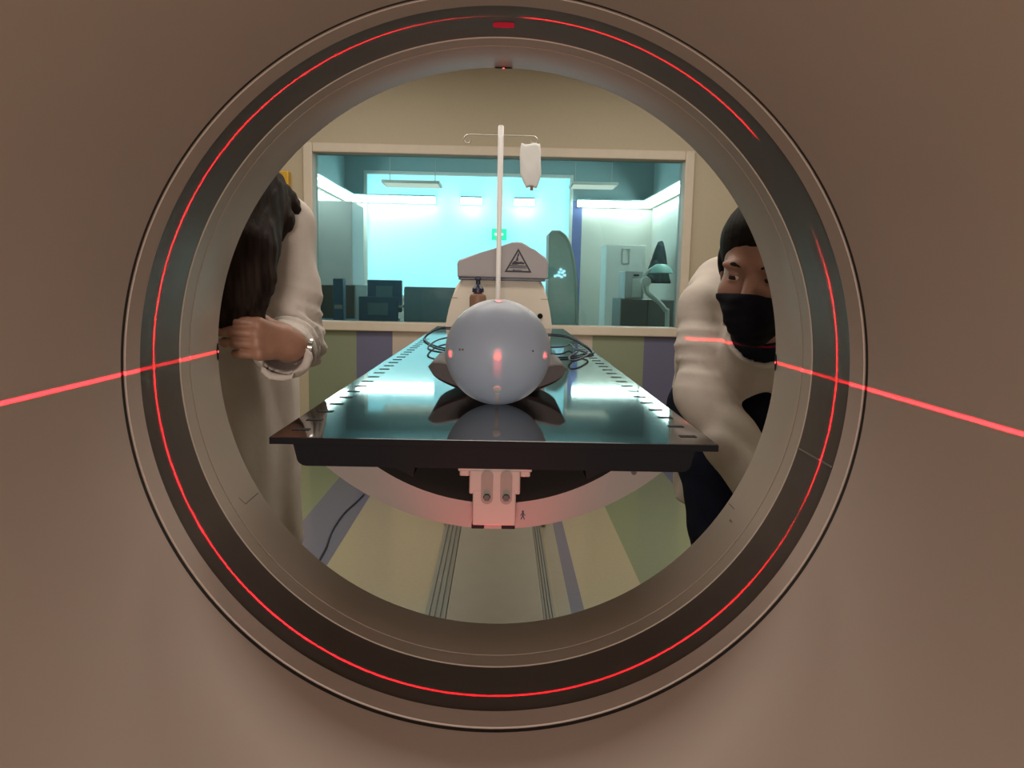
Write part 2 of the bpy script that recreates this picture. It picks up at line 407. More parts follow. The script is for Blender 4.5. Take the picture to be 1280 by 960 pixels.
# window opening in the back wall, from the photo
wl, wr = P(391, 300, YW).x, P(853, 300, YW).x
wt, wb = P(622, 194, YW).z, P(622, 407, YW).z
mb = MB()
mb.box((-2.85, YW, -0.1), (wl, YW + 0.14, 2.9)); mb.box((wr, YW, -0.1), (2.85, YW + 0.14, 2.9))
mb.box((wl, YW, -0.1), (wr, YW + 0.14, wb)); mb.box((wl, YW, wt), (wr, YW + 0.14, 2.9))
struct('wall_back', mb, M['wall_window'])
struct('trim_1', MB().prism([(-2.75, YW, CEIL), (-2.75, YW - 0.05, CEIL), (-2.75, YW - 0.035, CEIL - 0.025), (-2.75, YW - 0.012, CEIL - 0.05), (-2.75, YW, CEIL - 0.055)], (5.5, 0, 0)), M['frame'])
win = empty('window_1', ((wl + wr) / 2, YW, wb), kind='structure')
fw = 0.045
mb = MB()
mb.box((wl - fw, YW - 0.025, wb - fw), (wl + 0.008, YW + 0.1, wt + fw), 0.006)
mb.box((wr - 0.008, YW - 0.025, wb - fw), (wr + fw, YW + 0.1, wt + fw), 0.006)
mb.box((wl + 0.008, YW - 0.025, wt - 0.008), (wr - 0.008, YW + 0.1, wt + fw), 0.006)
mb.box((wl + 0.008, YW - 0.025, wb - fw), (wr - 0.008, YW + 0.1, wb + 0.008), 0.006)
mb.build('window_frame', M['frame'], win)
MB().box((wl + 0.004, YW + 0.055, wb + 0.004), (wr - 0.004, YW + 0.067, wt - 0.004)).build('window_pane', M['pane'], win)

# control room behind the glass
Y0 = YW + 0.14; Y1 = 10.5; CC = 2.78; XL, XR = -2.12, 2.0
struct('floor_control_room', MB().box((XL - 0.1, Y0, -0.1), (XR + 0.1, Y1, 0)), M['ctrl_floor'])
struct('ceiling_control_room', MB().box((XL - 0.1, Y0, CC), (XR + 0.1, Y1, CC + 0.1)), M['ctrl_ceiling'])
struct('wall_control_left', MB().box((XL - 0.1, Y0, 0), (XL, Y1, CC)), M['ctrl_plain'])
struct('wall_control_right', MB().box((XR, Y0, 0), (XR + 0.1, Y1, CC)), M['ctrl_plain'])
# glowing panel added in its far wall, standing for a cyan reflection in the glass
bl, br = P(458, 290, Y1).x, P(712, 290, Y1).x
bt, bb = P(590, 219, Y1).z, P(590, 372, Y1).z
mb = MB()
mb.box((XL - 0.1, Y1, -0.1), (bl, Y1 + 0.1, CC)); mb.box((br, Y1, -0.1), (XR + 0.1, Y1 + 0.1, CC))
mb.box((bl, Y1, -0.1), (br, Y1 + 0.1, bb)); mb.box((bl, Y1, bt), (br, Y1 + 0.1, CC))
struct('wall_control_back', mb, M['ctrl_wall'])
w2 = empty('cyan_reflection_panel', ((bl + br) / 2, Y1, bb), kind='structure')
def reflection_glow():
    m = bpy.data.materials.new('cyan_reflection_glow'); m.use_nodes = True; b = m.node_tree.nodes['Principled BSDF']
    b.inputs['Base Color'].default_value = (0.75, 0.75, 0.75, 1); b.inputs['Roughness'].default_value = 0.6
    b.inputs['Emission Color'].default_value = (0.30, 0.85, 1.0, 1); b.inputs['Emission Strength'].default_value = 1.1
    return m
M['lit'] = reflection_glow()
MB().box((bl, Y1 + 0.02, bb), (br, Y1 + 0.05, bt)).build('window_pane', M['lit'], w2)  # emissive sheet in place of the mirrored cyan rectangle
mb = MB()
for a, b in (((bl - .03, Y1 - .02, bb - .03), (bl + .012, Y1 + .06, bt + .03)), ((br - .012, Y1 - .02, bb - .03), (br + .03, Y1 + .06, bt + .03)),
             ((bl + .012, Y1 - .02, bt - .012), (br - .012, Y1 + .06, bt + .03)), ((bl + .012, Y1 - .02, bb - .03), (br - .012, Y1 + .06, bb + .012))):
    mb.box(a, b, 0.004)
mb.build('window_frame', M['cab_white'], w2)  # frame added around the panel that stands for the cyan reflection

# ------------------------------------------------------------------ the scanner gantry (one thing)
g = empty('scanner_gantry', (0, 0.62, 0), 'beige ring scanner gantry, seen from inside its round bore', 'scanner')
AX = (0, 0, ZA)
def ring(name, prof, m, seg=256, smooth=25):
    return MB().lathe(prof, AX, 'Y', seg, closed=True).build(name, m, g, smooth)
ring('bore_liner', [(0.56, 0.16), (0.50, 0.175), (0.45, 0.21), (0.415, 0.27), (0.402, 0.34), (0.40, 0.40), (0.40, 0.8165), (0.4035, 0.8195), (0.43, 0.8195), (0.43, 0.40), (0.58, 0.20)], M['liner'])
ring('gap_seal', [(0.4022, 0.8185), (0.4022, 0.830), (0.425, 0.830), (0.425, 0.8185)], M['gap'])
ring('trim_ring', [(0.4035, 0.8262), (0.40, 0.8275), (0.40, 0.8605), (0.4015, 0.862), (0.43, 0.862), (0.43, 0.8262)], M['liner'])
ring('radiation_window', [(0.4012, 0.862), (0.4012, 0.968), (0.43, 0.968), (0.43, 0.862)], M['xwin'])
ring('rear_bore_liner', [(0.4015, 0.968), (0.40, 0.9695), (0.40, 0.997), (0.4012, 0.998), (0.4012, 0.9995), (0.40, 1.0005), (0.40, 1.098), (0.4012, 1.1015), (0.4045, 1.1035),
                         (0.43, 1.112), (0.50, 1.128), (0.56, 1.135), (0.56, 1.10), (0.43, 1.08), (0.43, 0.968)], M['liner2'])
def outline(hx, z0, z1, n=256, e=5.0):
    zc = (z0 + z1) / 2; hz = (z1 - z0) / 2; pts = []
    for i in range(n):
        t = 2 * PI * i / n; c, s = math.cos(t), math.sin(t)
        k = (abs(c) ** e + abs(s) ** e) ** (-1 / e)
        pts.append((hx * c * k, zc + hz * s * k))
    return pts
def loft(name, loops, m):
    vs = []; fs = []; n = 256
    for pts, y in loops: vs += [(x, y, z) for x, z in pts]
    for a in range(len(loops) - 1):
        for i in range(n):
            j = (i + 1) % n; fs.append((a * n + i, a * n + j, (a + 1) * n + j, (a + 1) * n + i))
    return raw(name, vs, fs, m, g, 40)
circ = lambda r: [(r * math.cos(2 * PI * i / 256), ZA + r * math.sin(2 * PI * i / 256)) for i in range(256)]
loft('front_cover', [(circ(0.555), 0.158), (circ(0.60), 0.155), (outline(0.98, 0.12, 1.90), 0.165), (outline(1.05, 0.06, 1.97), 0.21), (outline(1.06, 0.05, 1.98), 0.30)], M['cover'])
loft('side_shell', [(outline(1.055, 0.055, 1.975), 0.302), (outline(1.055, 0.055, 1.975), 0.98)], M['cover'])
loft('rear_cover', [(circ(0.555), 1.137), (circ(0.60), 1.140), (outline(0.98, 0.12, 1.90), 1.13), (outline(1.05, 0.06, 1.97), 1.08), (outline(1.06, 0.05, 1.98), 0.982)], M['cover'])
MB().box((-0.95, 0.25, 0), (0.95, 1.05, 0.07), 0.01).build('plinth', M['plinth'], g)
def on_bore(ang, y, r=RB): return Vector((r * math.cos(ang), y, ZA + r * math.sin(ang)))
def port(ang, y, da, dy, name, m, r=0.3992, parent=g, oval=False):
    """a small plate that hugs the bore wall"""
    vs = []; fs = []; n = 10
    loops = []
    for rr in (r, r + 0.004):
        lp = []
        for k in range(28):
            t = 2 * PI * k / 28; e = 2.0 if oval else 6.0
            c, s = math.cos(t), math.sin(t); q = (abs(c) ** e + abs(s) ** e) ** (-1 / e)
            lp.append(len(vs)); vs.append(on_bore(ang + da * c * q, y + dy * s * q, rr))
        loops.append(lp)
    fs.append(loops[0]); fs.append(loops[1][::-1])
    for k in range(28): fs.append((loops[0][k], loops[0][(k + 1) % 28], loops[1][(k + 1) % 28], loops[1][k]))
    return raw(name, vs, fs, m, parent, 40)
up = PI / 2
iso = math.asin(0.003 / RB)
for a in (up, iso, PI - iso):
    q = port(a, 1.0960, 0.030, 0.0032, 'laser_port', M['black'], oval=True); q['label'] = 'black laser slot at the bore edge'
    port(a, 1.0955, 0.004, 0.0016, 'laser_diode', M['laserdot'], r=0.3985, parent=q, oval=True)
q = port(up, 0.925, 0.030, 0.008, 'laser_exit_window', M['laserglow'], r=0.4004)
# hairline seams on the smoked ring and the grey liner
for px, py in ((1060, 560), ):
    pass
def seam(a0, y0, a1, y1, w, name='seam_line'):
    n = 8; vs = []; fs = []
    for i in range(n + 1):
        t = i / n; a = a0 + (a1 - a0) * t; y = y0 + (y1 - y0) * t
        da = (a1 - a0) * RB; dy = y1 - y0; L = math.hypot(da, dy); na, ny = -dy / L, da / L
        for s in (-1, 1):
            for rr in (0.3997, 0.402): vs.append(on_bore(a + s * w / 2 * na / RB, y + s * w / 2 * ny, rr))
    for i in range(n):
        b = 4 * i; fs += [(b, b + 2, b + 6, b + 4), (b + 1, b + 5, b + 7, b + 3), (b, b + 4, b + 5, b + 1), (b + 2, b + 3, b + 7, b + 6)]
    fs += [(0, 1, 3, 2), (4 * n, 4 * n + 2, 4 * n + 3, 4 * n + 1)]
    return raw(name, vs, fs, M['slot'], g, 0)
aL = math.atan2(-(626 - 431), -(300 - 621))
aL = PI + math.atan2(190, 325); aR = -math.atan2(205, 312)
seam(aL, 1.035, aL, 1.092, 0.0016); seam(aL, 1.035, aL - 0.03, 1.028, 0.0016)
seam(aR, 1.045, aR, 1.056, 0.003)
seam(aR + 0.04, 1.065, aR + 0.04, 1.092, 0.0012)
seam(-0.24, 0.864, -0.24, 0.966, 0.002)

# ------------------------------------------------------------------ the couch
ZT = H - 0.192                # couch top surface
YF = 0.926                    # its front edge
YE = 3.36
xl, xr = P(337, 548, YF).x, P(898, 556, YF).x
xc = (xl + xr) / 2; hw = (xr - xl) / 2
ct = empty('couch_top', (xc, (YF + YE) / 2, ZT - 0.036), 'long glossy black flat couch top, reflecting the window', 'table top')
MB().box((xc - hw, YF, ZT - 0.008), (xc + hw, YE, ZT), 0.0006).build('top_panel', M['gloss'], ct)
MB().box((xc - hw, YF - 0.0022, ZT - 0.0085), (xc + hw, YF - 0.0002, ZT - 0.0004), 0.0004).build('edge_strip', M['edge'], ct)
hb = hw - 0.027
def rrect(x0, x1, z0, z1, r, y):
    pts = [(x0, y, z1), (x0 + 0.004, y, z0 + r)]
    for k in range(1, 6): pts.append((x0 + 0.004 + r - r * math.cos(k * PI / 10), y, z0 + r - r * math.sin(k * PI / 10)))
    q = [(x0 + x1 - a, y, c) for a, _, c in pts][::-1]
    return pts + q
MB().prism(rrect(xc - hb, xc + hb, ZT - 0.0365, ZT - 0.008, 0.012, YF + 0.004), (0, YE - YF - 0.01, 0)).build('core', M['edge'], ct, 40)
for s in (-1, 1):
    y = YF + 0.05; k = 0
    while y < YE - 0.2 and k < 24:
        x = xc + s * (hw - 0.026)
        MB().box((x - 0.011, y - 0.006, ZT - 0.0015), (x + 0.011, y + 0.006, ZT + 0.0007), 0.0006).build('indexing_notch', M['black'], ct)
        y += 0.07; k += 1
for px0, px1 in ((472, 522), (728, 776)):
    a, b = P(px0, 590, 1.0).x, P(px1, 590, 1.0).x
    s = 1 if px0 < 600 else -1
    xo, xi = (a, b) if s == 1 else (b, a)
    zt = ZT - 0.036
    MB().prism([(xo, 0.99, zt), (xi, 0.99, zt), (xi - s * 0.006, 0.99, zt - 0.024), (xo + s * 0.012, 0.99, zt - 0.010)] if False else
               [(xo, 0.985, zt), (xi, 0.985, zt), (xi - s * 0.004, 0.985, zt - 0.026), (xo + s * 0.006, 0.985, zt - 0.006)], (0, 0.10, 0)).build('locating_block', M['black'], ct, 30)
# clamp bracket under the front edge
yb = YF + 0.016
def X(px, py=600, y=yb): return P(px, py, y).x
def Z(py, px=618, y=yb): return P(px, py, y).z
bz = ZT - 0.0365
mb = MB()
mb.box((X(572), yb, Z(590)), (X(665), yb + 0.05, bz - 0.0004), 0.002)
for a, b in ((574, 587), (650, 663)): mb.box((X(a), yb + 0.004, Z(597)), (X(b), yb + 0.046, Z(588)), 0.002)
mb.box((X(586.5), yb - 0.0006, Z(618)), (X(650.5), yb + 0.044, bz - 0.004), 0.002)
mb.box((X(591), yb - 0.0009, Z(657)), (X(645.5), yb + 0.042, Z(612)), 0.002)
br_ = mb.build('clamp_bracket', M['bracket'], ct, 20)
br_['label'] = 'white clamp bracket glowing red at its edges'
for cx_ in (609, 633):
    mb = MB(); a, b = X(cx_ - 7.5), X(cx_ + 7.5); zt_, zb_ = Z(588), Z(630); r = (b - a) / 2; c = (a + b) / 2
    poly = [(c + r * math.cos(t), yb - 0.0016, zb_ + r + r * math.sin(t)) for t in [PI + PI * k / 10 for k in range(11)]] + [(c + r * math.cos(t), yb - 0.0016, zt_ - r + r * math.sin(t)) for t in [PI * k / 10 for k in range(11)]]
    mb.prism(poly, (0, 0.003, 0)); sl = mb.build('slot', M['slot'], br_, 30)
    zc = Z(621)
    MB().lathe([(0, -0.006), (0.0042, -0.006), (0.0048, -0.005), (0.0048, 0.004), (0, 0.004)], (c, yb, zc), 'Y', 6).build('bolt', M['bolt'], br_, 20)
for a, b in ((590, 606), (628, 645)):
    MB().box((X(a), yb + 0.002, Z(662)), (X(b), yb + 0.045, Z(656.5)), 0.001).build('rubber_foot', M['black'], br_)

# couch body
co = empty('patient_couch', (xc, 3.6, 0), 'white scanner couch with curved cradle, far pedestal and grey warning cap', 'couch')
yc = 1.0; ccx = P(618, 600, yc).x
def arc(hx, zt, zb, n=40):
    sg = zt - zb; R = (hx * hx + sg * sg) / (2 * sg); th = math.asin(hx / R)
    return [(ccx + R * math.sin(-th + 2 * th * k / n), zb + R - R * math.cos(-th + 2 * th * k / n)) for k in range(n + 1)]
zo, zi = P(618, 661, yc).z, P(618, 629, yc).z
ztop = ZT - 0.0372
oa = arc(0.242, ztop, zo); ia = arc(0.178, ztop, zi)
poly = [(x, yc, z) for x, z in oa] + [(x, yc, z) for x, z in ia[::-1]]
# two-sided strip prism so the crescent triangulates cleanly
vs = []; fs = []; n = 41
for y in (yc, YE): vs += [(x, y, z) for x, z in oa] + [(x, y, z) for x, z in ia]
for k in range(n - 1):
    fs.append((k, k + 1, n + k + 1, n + k)); b = 2 * n; fs.append((b + k, b + n + k, b + n + k + 1, b + k + 1))
    fs.append((k, b + k, b + k + 1, k + 1)); fs.append((n + k, n + k + 1, b + n + k + 1, b + n + k))
fs += [(0, n, 3 * n, 2 * n), (n - 1, 3 * n - 1, 4 * n - 1, 2 * n - 1)]
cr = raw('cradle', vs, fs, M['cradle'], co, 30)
MB().lathe([(0, -0.003), (0.0035, -0.003), (0.0035, 0.002), (0, 0.002)], P(792, 590, yc), 'Y', 12).build('screw', M['bolt'], cr)
# small walking-figure mark
def fig():
    c = P(653.5, 644, yc); y = yc - 0.0008; s = 0.0058; mb = MB()
    def pl(pts): mb.prism([(c.x + a * s, y, c.z + b * s) for a, b in pts], (0, 0.0012, 0))
    mb.lathe([(0, 0), (0.28 * s, 0), (0.28 * s, 0.0012), (0, 0.0012)], (c.x, y, c.z + 0.85 * s), 'Y', 12)
    pl([(-.22, .55), (.22, .55), (.18, -.15), (-.18, -.15)])
    pl([(-.2, .5), (-.65, -.05), (-.5, -.12), (-.1, .35)]); pl([(.2, .5), (.65, -.05), (.5, -.12), (.1, .35)])
    pl([(-.18, -.1), (-.5, -1.0), (-.28, -1.0), (.05, -.2)]); pl([(.18, -.1), (.5, -1.0), (.28, -1.0), (-.05, -.2)])
    return mb.build('walking_figure_mark', M['sign'], cr, 0)
fig()
# far pedestal
yp = 3.38
def pp(px, py, y=yp): p = P(px, py, y); return (p.x, y, p.z)
prof = [(578, 347), (570, 358), (565, 372), (561, 386), (558, 400), (556, 414)]
zL = [pp(*q) for q in prof]
prof2 = [(673, 347), (680, 358), (684, 372), (687, 386), (689, 400), (690.5, 414)]
zR = [pp(*q) for q in prof2]
poly = zL + [(zL[-1][0], yp, 0.02), (zR[-1][0], yp, 0.02)] + zR[::-1]
MB().prism(poly, (0, 0.5, 0), bev=0.012).build('pedestal', M['white'], co, 20)
# thin joint grooves on the pedestal shoulders
for a, b in (((562, 372), (572, 372)), ((676, 374), (686, 374))):
    p, q = pp(*a), pp(*b)
    MB().box((p[0], yp - 0.002, p[2] - 0.001), (q[0], yp + 0.004, p[2] + 0.0012)).build('joint_line', M['slot'], co)
kn = pp(675, 395)
MB().lathe([(0, -0.02), (0.010, -0.018), (0.012, -0.008), (0.009, 0.002), (0, 0.002)], (kn[0], yp, kn[2]), 'Y', 16).build('knob', M['black'], co)
yk = yp - 0.04
cp = [(572, 346), (571.5, 330), (573, 326), (576, 324), (600, 316), (617, 311), (630, 306.5), (640, 303.2), (646, 302.3), (652, 303), (658, 306), (668, 314), (681, 321), (684, 325), (685, 330), (684.5, 349)]
poly = [pp(x, y, yk) for x, y in cp]
cap = MB().prism(poly, (0, 0.56, 0), bev=0.006).build('pedestal_cap', M['cap'], co, 20)
a, b = pp(572, 346, yk), pp(683, 349.5, yk)
MB().box((a[0] + .004, yk + 0.004, a[2] - 0.012), (b[0] - .004, yk + 0.5, a[2] - 0.0005), 0.002).build('cap_gasket', M['navy'], co)
# warning triangle
def sgn(px, py): p = P(px, py, yk); return (p.x, p.z)
ys = yk - 0.0015
T = [sgn(648, 310.5), sgn(630.5, 340), sgn(664.5, 340.8)]
c = (sum(t[0] for t in T) / 3, sum(t[1] for t in T) / 3)
inn = [(c[0] + (t[0] - c[0]) * 0.80, c[1] + (t[1] - c[1]) * 0.80) for t in T]
mb = MB()
mb.prism([(x, ys, z) for x, z in T], (0, 0.0035, 0), mi=0)
mb.prism([(x, ys - 0.0008, z) for x, z in inn], (0, 0.0007, 0), mi=1)
def ink(pts): mb.prism([(*sgn(px, py)[:1], ys - 0.0016, sgn(px, py)[1]) for px, py in pts], (0, 0.0007, 0), mi=0)
ink([(636.5, 335), (658.5, 335.5), (658.5, 334.5), (636.5, 334)])                      # couch line
ink([(637.5, 331.5), (658, 332.3), (658, 333.5), (637.5, 333)])
ink([(639, 331), (641, 327.5), (644, 326), (648, 327.5), (652, 327), (656, 329), (655, 330.5), (650, 330), (646, 331)])  # lying figure
ink([(644.5, 326), (646.5, 320), (647.5, 316.5), (648.8, 316.5), (649, 319), (647.5, 321), (648, 326)])                  # raised arm
ink([(642.5, 337.3), (652, 337.6), (652, 338.3), (642.5, 338)]); ink([(642.6, 336.5), (640.5, 337.6), (642.6, 338.8)])
mb.build('warning_sign', [M['sign'], M['signface']], cap, 0)['label'] = 'triangular warning sign with a lying figure'
# floor plate and ribbed ducts along the couch
pz = 0.03
bxl, bxr = PZ(557, 775, pz).x, PZ(680, 775, pz).x
MB().box((bxl, 1.3, 0), (bxr, yp, pz), 0.004).build('base_plate', M['base'], co)
def duct(x0, x1, name='side_duct'):
    n = 4; w = (x1 - x0) / n; pts = [(x0, 1.3, 0.0005)]
    for k in range(n):
        a = x0 + k * w; pts += [(a + w * .08, 1.3, 0.018), (a + w * .80, 1.3, 0.018), (a + w * .86, 1.3, 0.012), (a + w * .97, 1.3, 0.012)]
    pts += [(x1, 1.3, 0.0005)]
    return MB().prism(pts, (0, yp - 1.3, 0)).build(name, M['duct'], co, 20)
dl = PZ(531, 772, 0).x
duct(dl, bxl - 0.001)
duct(bxr + 0.001, 0.20)

# ------------------------------------------------------------------ phantom sphere, head rest, cables, bottle, drip stand
ys0 = 1.215; RS = 0.0835
sc = P(622.5, 440, ys0); sc = Vector((sc.x, ys0, ZT + RS))
ph = empty('phantom_sphere', (sc.x, sc.y, ZT), 'frosted clear acrylic test sphere on the black couch top', 'sphere')
mb = MB()
mb.lathe([(RS * math.sin(PI * k / 64), -RS * math.cos(PI * k / 64)) for k in range(65)], sc, 'Z', 96)
mb.build('shell', M['sphere'], ph, 180)
def plug(d, r=0.0065):
    d = Vector(d).normalized(); c = sc + d * (RS - 0.002)
    MB().tube([c, c + d * 0.0030, c + d * 0.0036], [r, r, r * 0.8], 20).build('marker_plug', M['plug'], ph, 40)
plugs = [(0, -1, 0), (-0.86, -0.51, 0), (0.86, -0.51, 0), (0, -0.80, -0.60), (0, -0.25, 0.97)]
for d in plugs: plug(d)
for sx in (-1, 1):
    for k in (0.62, 0.72):
        if sx == 1 and k == 0.72: continue
        d = Vector((sx * k, -0.76, 0.10)).normalized(); c = sc + d * (RS - 0.001)
        MB().tube([c, c + d * 0.002], 0.0016, 10).build('pin_hole', M['slot'], ph)
# vertical engraved slot below the front plug
vs = []; fs = []
for k in range(9):
    t = -0.75 - 0.55 * k / 8
    for s in (-1, 1):
        for rr in (RS - 0.001, RS + 0.0008):
            d = Vector((0, -math.cos(t), math.sin(t))); vs.append(sc + d * rr + Vector((s * 0.0028, 0, 0)))
for k in range(8):
    b = 4 * k; fs += [(b + 1, b + 3, b + 7, b + 5), (b, b + 4, b + 6, b + 2), (b, b + 1, b + 5, b + 4), (b + 2, b + 6, b + 7, b + 3)]
fs += [(0, 2, 3, 1), (32, 33, 35, 34)]
raw('engraved_slot', vs, fs, M['plug'], ph, 30)

# head rest: a shallow dark dish with two raised wings
def headrest():
    y0, y1 = 1.325, 1.50
    hx0 = P(535, 460, y0).x; hx1 = P(709, 462, y0).x; cx = (hx0 + hx1) / 2; h = (hx1 - hx0) / 2
    low = []; upp = []
    n = 28
    for k in range(n + 1):
        t = -1 + 2 * k / n; a = abs(t)
        zb = 0.0006 + max(0, (a - 0.40) / 0.60) ** 1.3 * 0.030
        zu = 0.040 + 0.022 * a ** 1.2
        th = zu - zb
        if a > 0.80:                                           # round the wing tips
            q = math.sqrt(max(0, 1 - ((a - 0.80) / 0.20) ** 2)); mid = (zb + zu) / 2; th *= q; zb, zu = mid - th / 2, mid + th / 2
        low.append((cx + t * h, zb)); upp.append((cx + t * h, zu))
    vs = []; fs = []; m = n + 1; rows = 7
    ysr = [y0 + 0.006, y0, y0, y0 + 0.05, y1 - 0.03, y1, y1 - 0.006]
    sc_ = [0.72, 0.93, 1.0, 1.0, 1.0, 0.95, 0.7]
    ysr = [y0, y0 + 0.004, y0 + 0.012, y0 + 0.05, y1 - 0.02, y1 - 0.006, y1]
    for y, s in zip(ysr, sc_):
        for (x, zb), (_, zu) in zip(low, upp):
            mid = (zb + zu) / 2; e = (zu - zb) / 2
            b = mid - e * s; vs.append((x, y, ZT + max(0.0004, b)))
        for (x, zb), (_, zu) in zip(low, upp):
            mid = (zb + zu) / 2; e = (zu - zb) / 2; vs.append((x, y, ZT + mid + e * s))
    for r in range(rows - 1):
        for k in range(n):
            a = r * 2 * m; b = (r + 1) * 2 * m
            fs.append((a + k, b + k, b + k + 1, a + k + 1)); fs.append((a + m + k, a + m + k + 1, b + m + k + 1, b + m + k))
        a = r * 2 * m; b = (r + 1) * 2 * m
        fs += [(a, a + m, b + m, b), (a + n, b + n, b + m + n, a + m + n)]
    for k in range(n):
        fs.append((k, k + 1, m + k + 1, m + k)); b = (rows - 1) * 2 * m; fs.append((b + k, b + m + k, b + m + k + 1, b + k + 1))
    return raw('head_rest', vs, fs, M['foam'], None, 40)
tag(headrest(), 'dark brown winged head rest on the couch top behind the sphere', 'head rest')

rc = 0.0026
def T_(px, py, dz=0): p = PZ(px, py, ZT + rc + dz); p.z = ZT + rc + 0.0006 + dz; return p
def clampx(p): return Vector((min(max(p.x, xc - hw + 0.004), xc + hw - 0.004), min(p.y, 3.22), p.z))
mb = MB()
L1 = [(590, 407), (568, 407.5), (550, 410), (536, 416), (530, 423.5), (536, 429), (548, 434), (566, 437)]
L2 = [(566, 421), (548, 425), (538, 431), (535, 436), (542, 439), (556, 441), (585, 443)]
mb.tube(spline([clampx(T_(*q)) for q in L1], 8), rc, 8)
mb.tube(spline([clampx(T_(q[0], q[1], 0.0073)) for q in L2], 8), rc, 8)
tag(mb.build('cable_loop', M['cable'], None, 60), 'loops of thin black cable on the couch left of the sphere', 'cable')
mb = MB()
R1 = [(672, 417.5), (690, 418), (708, 420), (722, 426), (735, 434), (741, 441.5), (728, 443.5), (712, 446.5), (690, 447)]
R2 = [(672, 434), (700, 434), (712, 431), (720, 437), (735, 442), (725, 449), (714, 451), (712, 446), (722, 440)]
mb.tube(spline([clampx(T_(*q)) for q in R1], 8), rc, 8)
mb.tube(spline([clampx(T_(q[0], q[1], 0.0073)) for q in R2], 8), rc, 8)
tag(mb.build('cable_loop', M['cable'], None, 60), 'loops of thin black cable on the couch right of the sphere', 'cable')

# pump bottle on the far end of the couch top
yb2 = 2.75
bc = P(597, 400, yb2); bw = 0.030; ztb = P(597, 367, yb2).z
pb = empty('pump_bottle', (bc.x, yb2, ZT), 'brown pump bottle with navy pump standing before the white pedestal', 'bottle')
hh = ztb - ZT
MB().lathe([(0, 0.0006), (bw * .9, 0.0006), (bw, 0.006), (bw, hh - 0.014), (bw * .9, hh - 0.005), (bw * .55, hh), (bw * .45, hh + 0.004), (0, hh + 0.004)], (bc.x, yb2, ZT), 'Z', 32).build('body', M['brown'], pb, 40)
pu = MB().lathe([(0, hh + 0.004), (bw * .68, hh + 0.004), (bw * .68, hh + 0.018), (bw * .45, hh + 0.026), (0.008, hh + 0.032), (0.008, hh + 0.050), (0, hh + 0.050)], (bc.x, yb2, ZT), 'Z', 24)
pu.box((bc.x - 0.011, yb2 - 0.030, ZT + hh + 0.046), (bc.x + 0.011, yb2 + 0.014, ZT + hh + 0.060), 0.004)
pu.build('pump', M['navy'], pb, 40)

# drip stand: pole fixed to the couch top, a wire cross bar with hooks
yi = 3.02
p0 = P(623.2, 400, yi); p1 = P(626.3, 157, yi)
iv = empty('drip_stand', (p0.x, yi, ZT), 'tall bright steel drip pole rising behind the sphere', 'drip stand')
px_ = p1.x
MB().lathe([(0, 0.0006), (0.045, 0.0006), (0.045, 0.008), (0.016, 0.014), (0.014, 0.04), (0, 0.04)], (px_, yi, ZT), 'Z', 32).build('foot', M['steel'], iv)
zt1 = p1.z
zm = ZT + 0.55 * (zt1 - ZT)
MB().lathe([(0, ZT + 0.03), (0.0092, ZT + 0.03), (0.0092, zm), (0.0105, zm + 0.05), (0.0112, zt1 - 0.004), (0.009, zt1), (0, zt1)], (px_, yi, 0), 'Z', 24).build('pole', M['steel'], iv, 40)
zb_ = P(626, 169, yi).z
def hookpts(s):
    q = lambda dx, dz: Vector((px_ + s * dx, yi, zb_ + dz))
    return [q(0.0, 0), q(0.06, 0), q(0.115, 0), q(0.132, -0.004), q(0.140, -0.018), q(0.132, -0.032), q(0.118, -0.030), q(0.113, -0.018)]
for s in (-1, 1): MB().tube(spline(hookpts(s), 5), 0.0028, 8).build('hook', M['chrome'], iv, 60)

# drip bag on the right hook
def bag():
    c = P(664, 207, yi - 0.004); hz = 0.080; hx = 0.040; vs = []; fs = []; n = 26; m = 32
    rnd = random.Random(3)
    for i in range(n + 1):
        t = i / n; z = c.z + hz - 2 * hz * t
        w = hx * (0.90 + 0.10 * min(1, t * 6)) * (1 - 0.45 * max(0, (t - 0.70) / 0.30) ** 1.3)
        sh = -0.004 + (0.010 * max(0, t - 0.4)); th = 0.004 + 0.015 * math.sin(PI * min(1, 0.15 + t * 0.85)) ** 0.8
        if i in (0, n): th *= 0.4
        for k in range(m):
            a = 2 * PI * k / m
            wr = 1 + 0.06 * math.sin(3 * a + t * 9) + 0.04 * math.sin(5 * a - t * 14)
            vs.append((c.x + sh + w * math.copysign(abs(math.cos(a)) ** 0.7, math.cos(a)), c.y + th * math.sin(a) * wr, z + 0.003 * math.sin(4 * a + 2 * t)))
    for i in range(n):
        for k in range(m): fs.append((i * m + k, i * m + (k + 1) % m, (i + 1) * m + (k + 1) % m, (i + 1) * m + k))
    fs += [tuple(range(m))[::-1], tuple(range(n * m, n * m + m))]
    b = empty('drip_bag', (c.x, c.y, c.z + hz), 'crumpled milky drip bag hanging from the right end of the bar', 'drip bag')
    raw('bag', vs, fs, M['bag'], b, 60)
    hx_ = px_ + 0.128
    ring_ = [(hx_ - 0.004 + 0.011 * math.cos(t), c.y + 0.004, zb_ - 0.034 + 0.013 * math.sin(t) - 0.004) for t in [2 * PI * k / 20 for k in range(21)]]
    MB().tube(ring_, 0.0018, 6).build('hanging_loop', M['bag'], b, 60)
    MB().tube([(c.x + 0.004, c.y, c.z - hz - 0.012), (c.x + 0.004, c.y, c.z - hz + 0.004)], 0.006, 12).build('outlet_port', M['brown'], b, 40)
bag()

